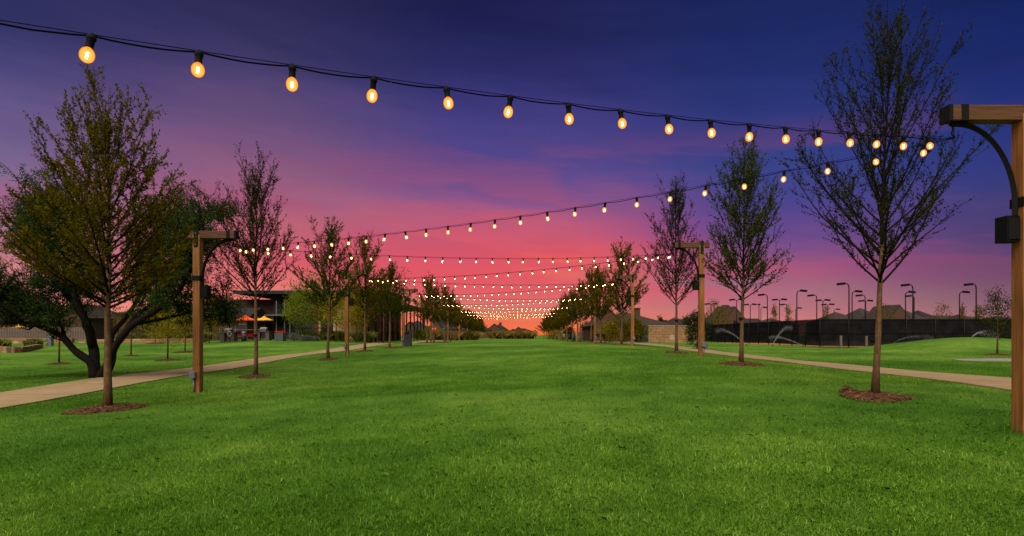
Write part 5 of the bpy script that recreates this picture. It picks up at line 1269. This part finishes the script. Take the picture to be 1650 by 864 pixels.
# things on the right side of the avenue
def car(px_, Y, rz, label):
    p = at(px_, Y); c = empty('parked_car', p, rz, label, 'car')
    mb = MB(); prof = [(-2.2, 0.35), (-2.2, 0.95), (-1.9, 1.05), (-1.25, 1.65), (0.9, 1.70), (1.5, 1.12), (2.2, 0.98), (2.3, 0.4)]
    mb.prism([(a, -0.9, b) for a, b in prof], (0, 1.8, 0)); bevel(mb.build('body', M_WHITE, c), 0.12)
    mb = MB(); mb.prism([(-1.15, -0.915, 1.1), (1.25, -0.915, 1.1), (0.8, -0.915, 1.58), (-0.95, -0.915, 1.56)], (0, 1.83, 0)); mb.build('side_window', M_CARGLASS, c)
    mb = MB(); mb.prism([(1.0, -0.75, 1.64), (1.52, -0.75, 1.14), (1.56, -0.75, 1.16), (1.04, -0.75, 1.68)], (0, 1.5, 0)); mb.build('windscreen', M_CARGLASS, c)
    for xx in (-1.4, 1.4):
        for yy in (-0.86, 0.86):
            mb = MB(); mb.tube([(xx, yy - 0.11, 0.36), (xx, yy + 0.11, 0.36)], 0.36, 16); wv = mb.build('wheel', M_TYRE, c)
            mb = MB(); s = -1 if yy < 0 else 1; mb.tube([(xx, yy + s * 0.11, 0.36), (xx, yy + s * 0.125, 0.36)], 0.22, 12); mb.build('rim', M_STEEL, wv)
    for yy in (-0.6, 0.6):
        mb = MB(); mb.box((2.26, yy, 0.82), (0.08, 0.34, 0.16)); mb.build('headlight', M_TRIM, c)
car(908, 118, R(-70), 'white parked car between the far right tree trunks')
p = at(924, 88); b = empty('park_bin', p, 0, 'dark green cylindrical bin left of the grey cabinet', 'bin')
mb = MB(); mb.lathe([(0.0, 0), (0.34, 0), (0.36, 1.05), (0.0, 1.05)], 14); mb.build('body', M_BINGREEN, b); mb = MB(); mb.lathe([(0.38, 1.05), (0.34, 1.15), (0.0, 1.25)], 14); mb.build('lid', M_BINGREEN, b)
p = at(933.5, 84); b = empty('electric_cabinet', p, 0, 'grey-green electric cabinet between the right tree trunks', 'cabinet')
mb = MB(); mb.box((0, 0, 0.6), (0.72, 0.6, 1.3)); bevel(mb.build('cabinet', M_GREYBOX, b), 0.03); mb = MB(); mb.box((0, 0, 1.27), (0.78, 0.66, 0.06)); mb.build('lid', M_GREYBOX, b)
for sx in (-0.17, 0.17):
    mb = MB(); mb.box((sx, -0.31, 0.62), (0.32, 0.02, 1.1)); mb.build('door', M_GREYBOX, b)
p = at(966, 56); b = empty('park_bench', p, R(8), 'black metal bench under the right row trees', 'bench')
for k in range(4):
    mb = MB(); mb.box((0, -0.18 + 0.12 * k, 0.45), (1.3, 0.10, 0.03)); mb.build('slat', M_IRON, b)
for k in range(3):
    mb = MB(); mb.box((0, 0.27, 0.56 + 0.13 * k), (1.3, 0.03, 0.10)); mb.build('slat', M_IRON, b)
for sx in (-0.6, 0.6):
    mb = MB(); mb.box((sx, -0.18, 0.215), (0.05, 0.05, 0.43)); mb.build('leg', M_IRON, b); mb = MB(); mb.box((sx, 0.30, 0.44), (0.05, 0.05, 0.9)); mb.build('leg', M_IRON, b)
p = at(863, 150); b = empty('street_lamp', p, 0, 'small street lamp at the far end beside the last right trees', 'street lamp')
mb = MB(); mb.tube([(0, 0, 0), (0, 0, 2.2)], 0.06, 8); mb.build('pole', M_IRON, b); mb = MB(); mb.box((-0.2, 0, 2.25), (0.7, 0.3, 0.14)); mb.build('lamp_head', M_BLACK, b)

# ------------------------------------------------------------------ turf blades (uncountable)
def turf():
    rg = np.random.default_rng(77)
    path = np.array(PATH_SEGS); mul = np.array(MULCH)
    def field(n, y0, y1, power):
        u = rg.uniform(0, 1, n)
        a = 1 - power
        y = (y0 ** a + u * (y1 ** a - y0 ** a)) ** (1 / a)
        x = y * rg.uniform(-0.99, 0.97, n)
        return x, y
    def keep(x, y):
        k = np.ones(len(x), bool)
        near = path[(path[:, 1] < 46)]
        for (cx, cy) in ((LEFT_PATH, 1.30), (RIGHT_PATH, 1.30)):
            L_ = np.array(cx, float); xc = np.interp(y, L_[:, 1], L_[:, 0]); k &= np.abs(x - xc) > cy - 0.16 * rg.uniform(-0.2, 1.0, len(x)) ** 2 - 0.06 * np.sin(y * 3.1) * np.sin(y * 7.7)
        for mx_, my_, mr in mul:
            k &= np.hypot(x - mx_, y - my_) > mr * 0.97
        k &= np.hypot((x - 21.6) / 2.0, (y - 24.6) / 1.5) > 1.0
        return k
    Vs = []; S = []; F3 = []
    def lump(x, y):
        return 0.5 + 0.25 * np.sin(x * 2.3 + 1.3 * np.sin(y * 1.7)) * np.sin(y * 2.9 + 1.1 * np.sin(x * 1.3)) + 0.25 * np.sin(x * 6.1 + 2 * np.sin(y * 3.1)) * np.sin(y * 7.3 + 2 * np.sin(x * 4.3))
    def blades(n, y0, y1, power, h0, w0, segs):
        x, y = field(n, y0, y1, power); k = keep(x, y); x = x[k]; y = y[k]; n = len(x); z = gz_arr(x, y)
        lu = lump(x, y)
        straw = rg.uniform(0, 1, n) < 0.035 + 0.05 * (lu > 0.62)
        base = np.zeros(n)
        for bx_, by_, bg_ in POLES_L[1:3] + POLES_R[:3]: base = np.maximum(base, np.exp(-((x - bx_) ** 2 + (y - by_) ** 2) / 0.05))
        h = (1 + 1.6 * base) * h0 * rg.uniform(0.55, 1.25, n) * (0.75 + 0.5 * lu) * np.where(straw, 1.35, 1); a = rg.uniform(0, 6.283, n); lean = np.abs(rg.normal(0.35, 0.4, n)) + np.where(straw, 0.5, 0)
        w = w0 * rg.uniform(0.6, 1.3, n); dx, dy = np.cos(a) * lean * h, np.sin(a) * lean * h
        b = rg.uniform(0, 6.283, n); wx, wy = np.cos(b) * w / 2, np.sin(b) * w / 2
        p0 = np.c_[x - wx, y - wy, z - 0.004]; p1 = np.c_[x + wx, y + wy, z - 0.004]; tip = np.c_[x + dx * 1.15, y + dy * 1.15, z + h * np.maximum(0.35, 1 - 0.35 * lean)]
        s = np.clip(rg.normal(0.42, 0.17, n) + 0.25 * (lu - 0.5), 0, 0.88); s = np.where(straw, rg.uniform(0.9, 1.0, n), s)
        if segs == 2:
            m0 = np.c_[x - wx * 0.8 + dx * 0.4, y - wy * 0.8 + dy * 0.4, z + h * 0.6]; m1 = np.c_[x + wx * 0.8 + dx * 0.4, y + wy * 0.8 + dy * 0.4, z + h * 0.6]
            return np.stack([p0, p1, m1, tip, m0], 1), s
        return np.stack([p0, p1, tip], 1), s
    def emit(name, V, s):
        nper = V.shape[1]; me = quads_mesh(name, V.reshape(-1, 3), nper, M_BLADE)
        at_ = me.attributes.new('shade', 'FLOAT', 'FACE'); at_.data.foreach_set('value', s.astype(np.float32))
        o = link(name, me); tag(o, kind='stuff'); return o
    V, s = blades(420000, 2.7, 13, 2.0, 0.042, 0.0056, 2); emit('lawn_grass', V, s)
    V, s = blades(280000, 13, 48, 1.9, 0.045, 0.016, 1); s = np.where(s < 0.89, s * 0.45, s - 0.2); emit('lawn_grass', V, s)  # farther blades darkened in colour, standing in for the self-shadow they lack
turf()
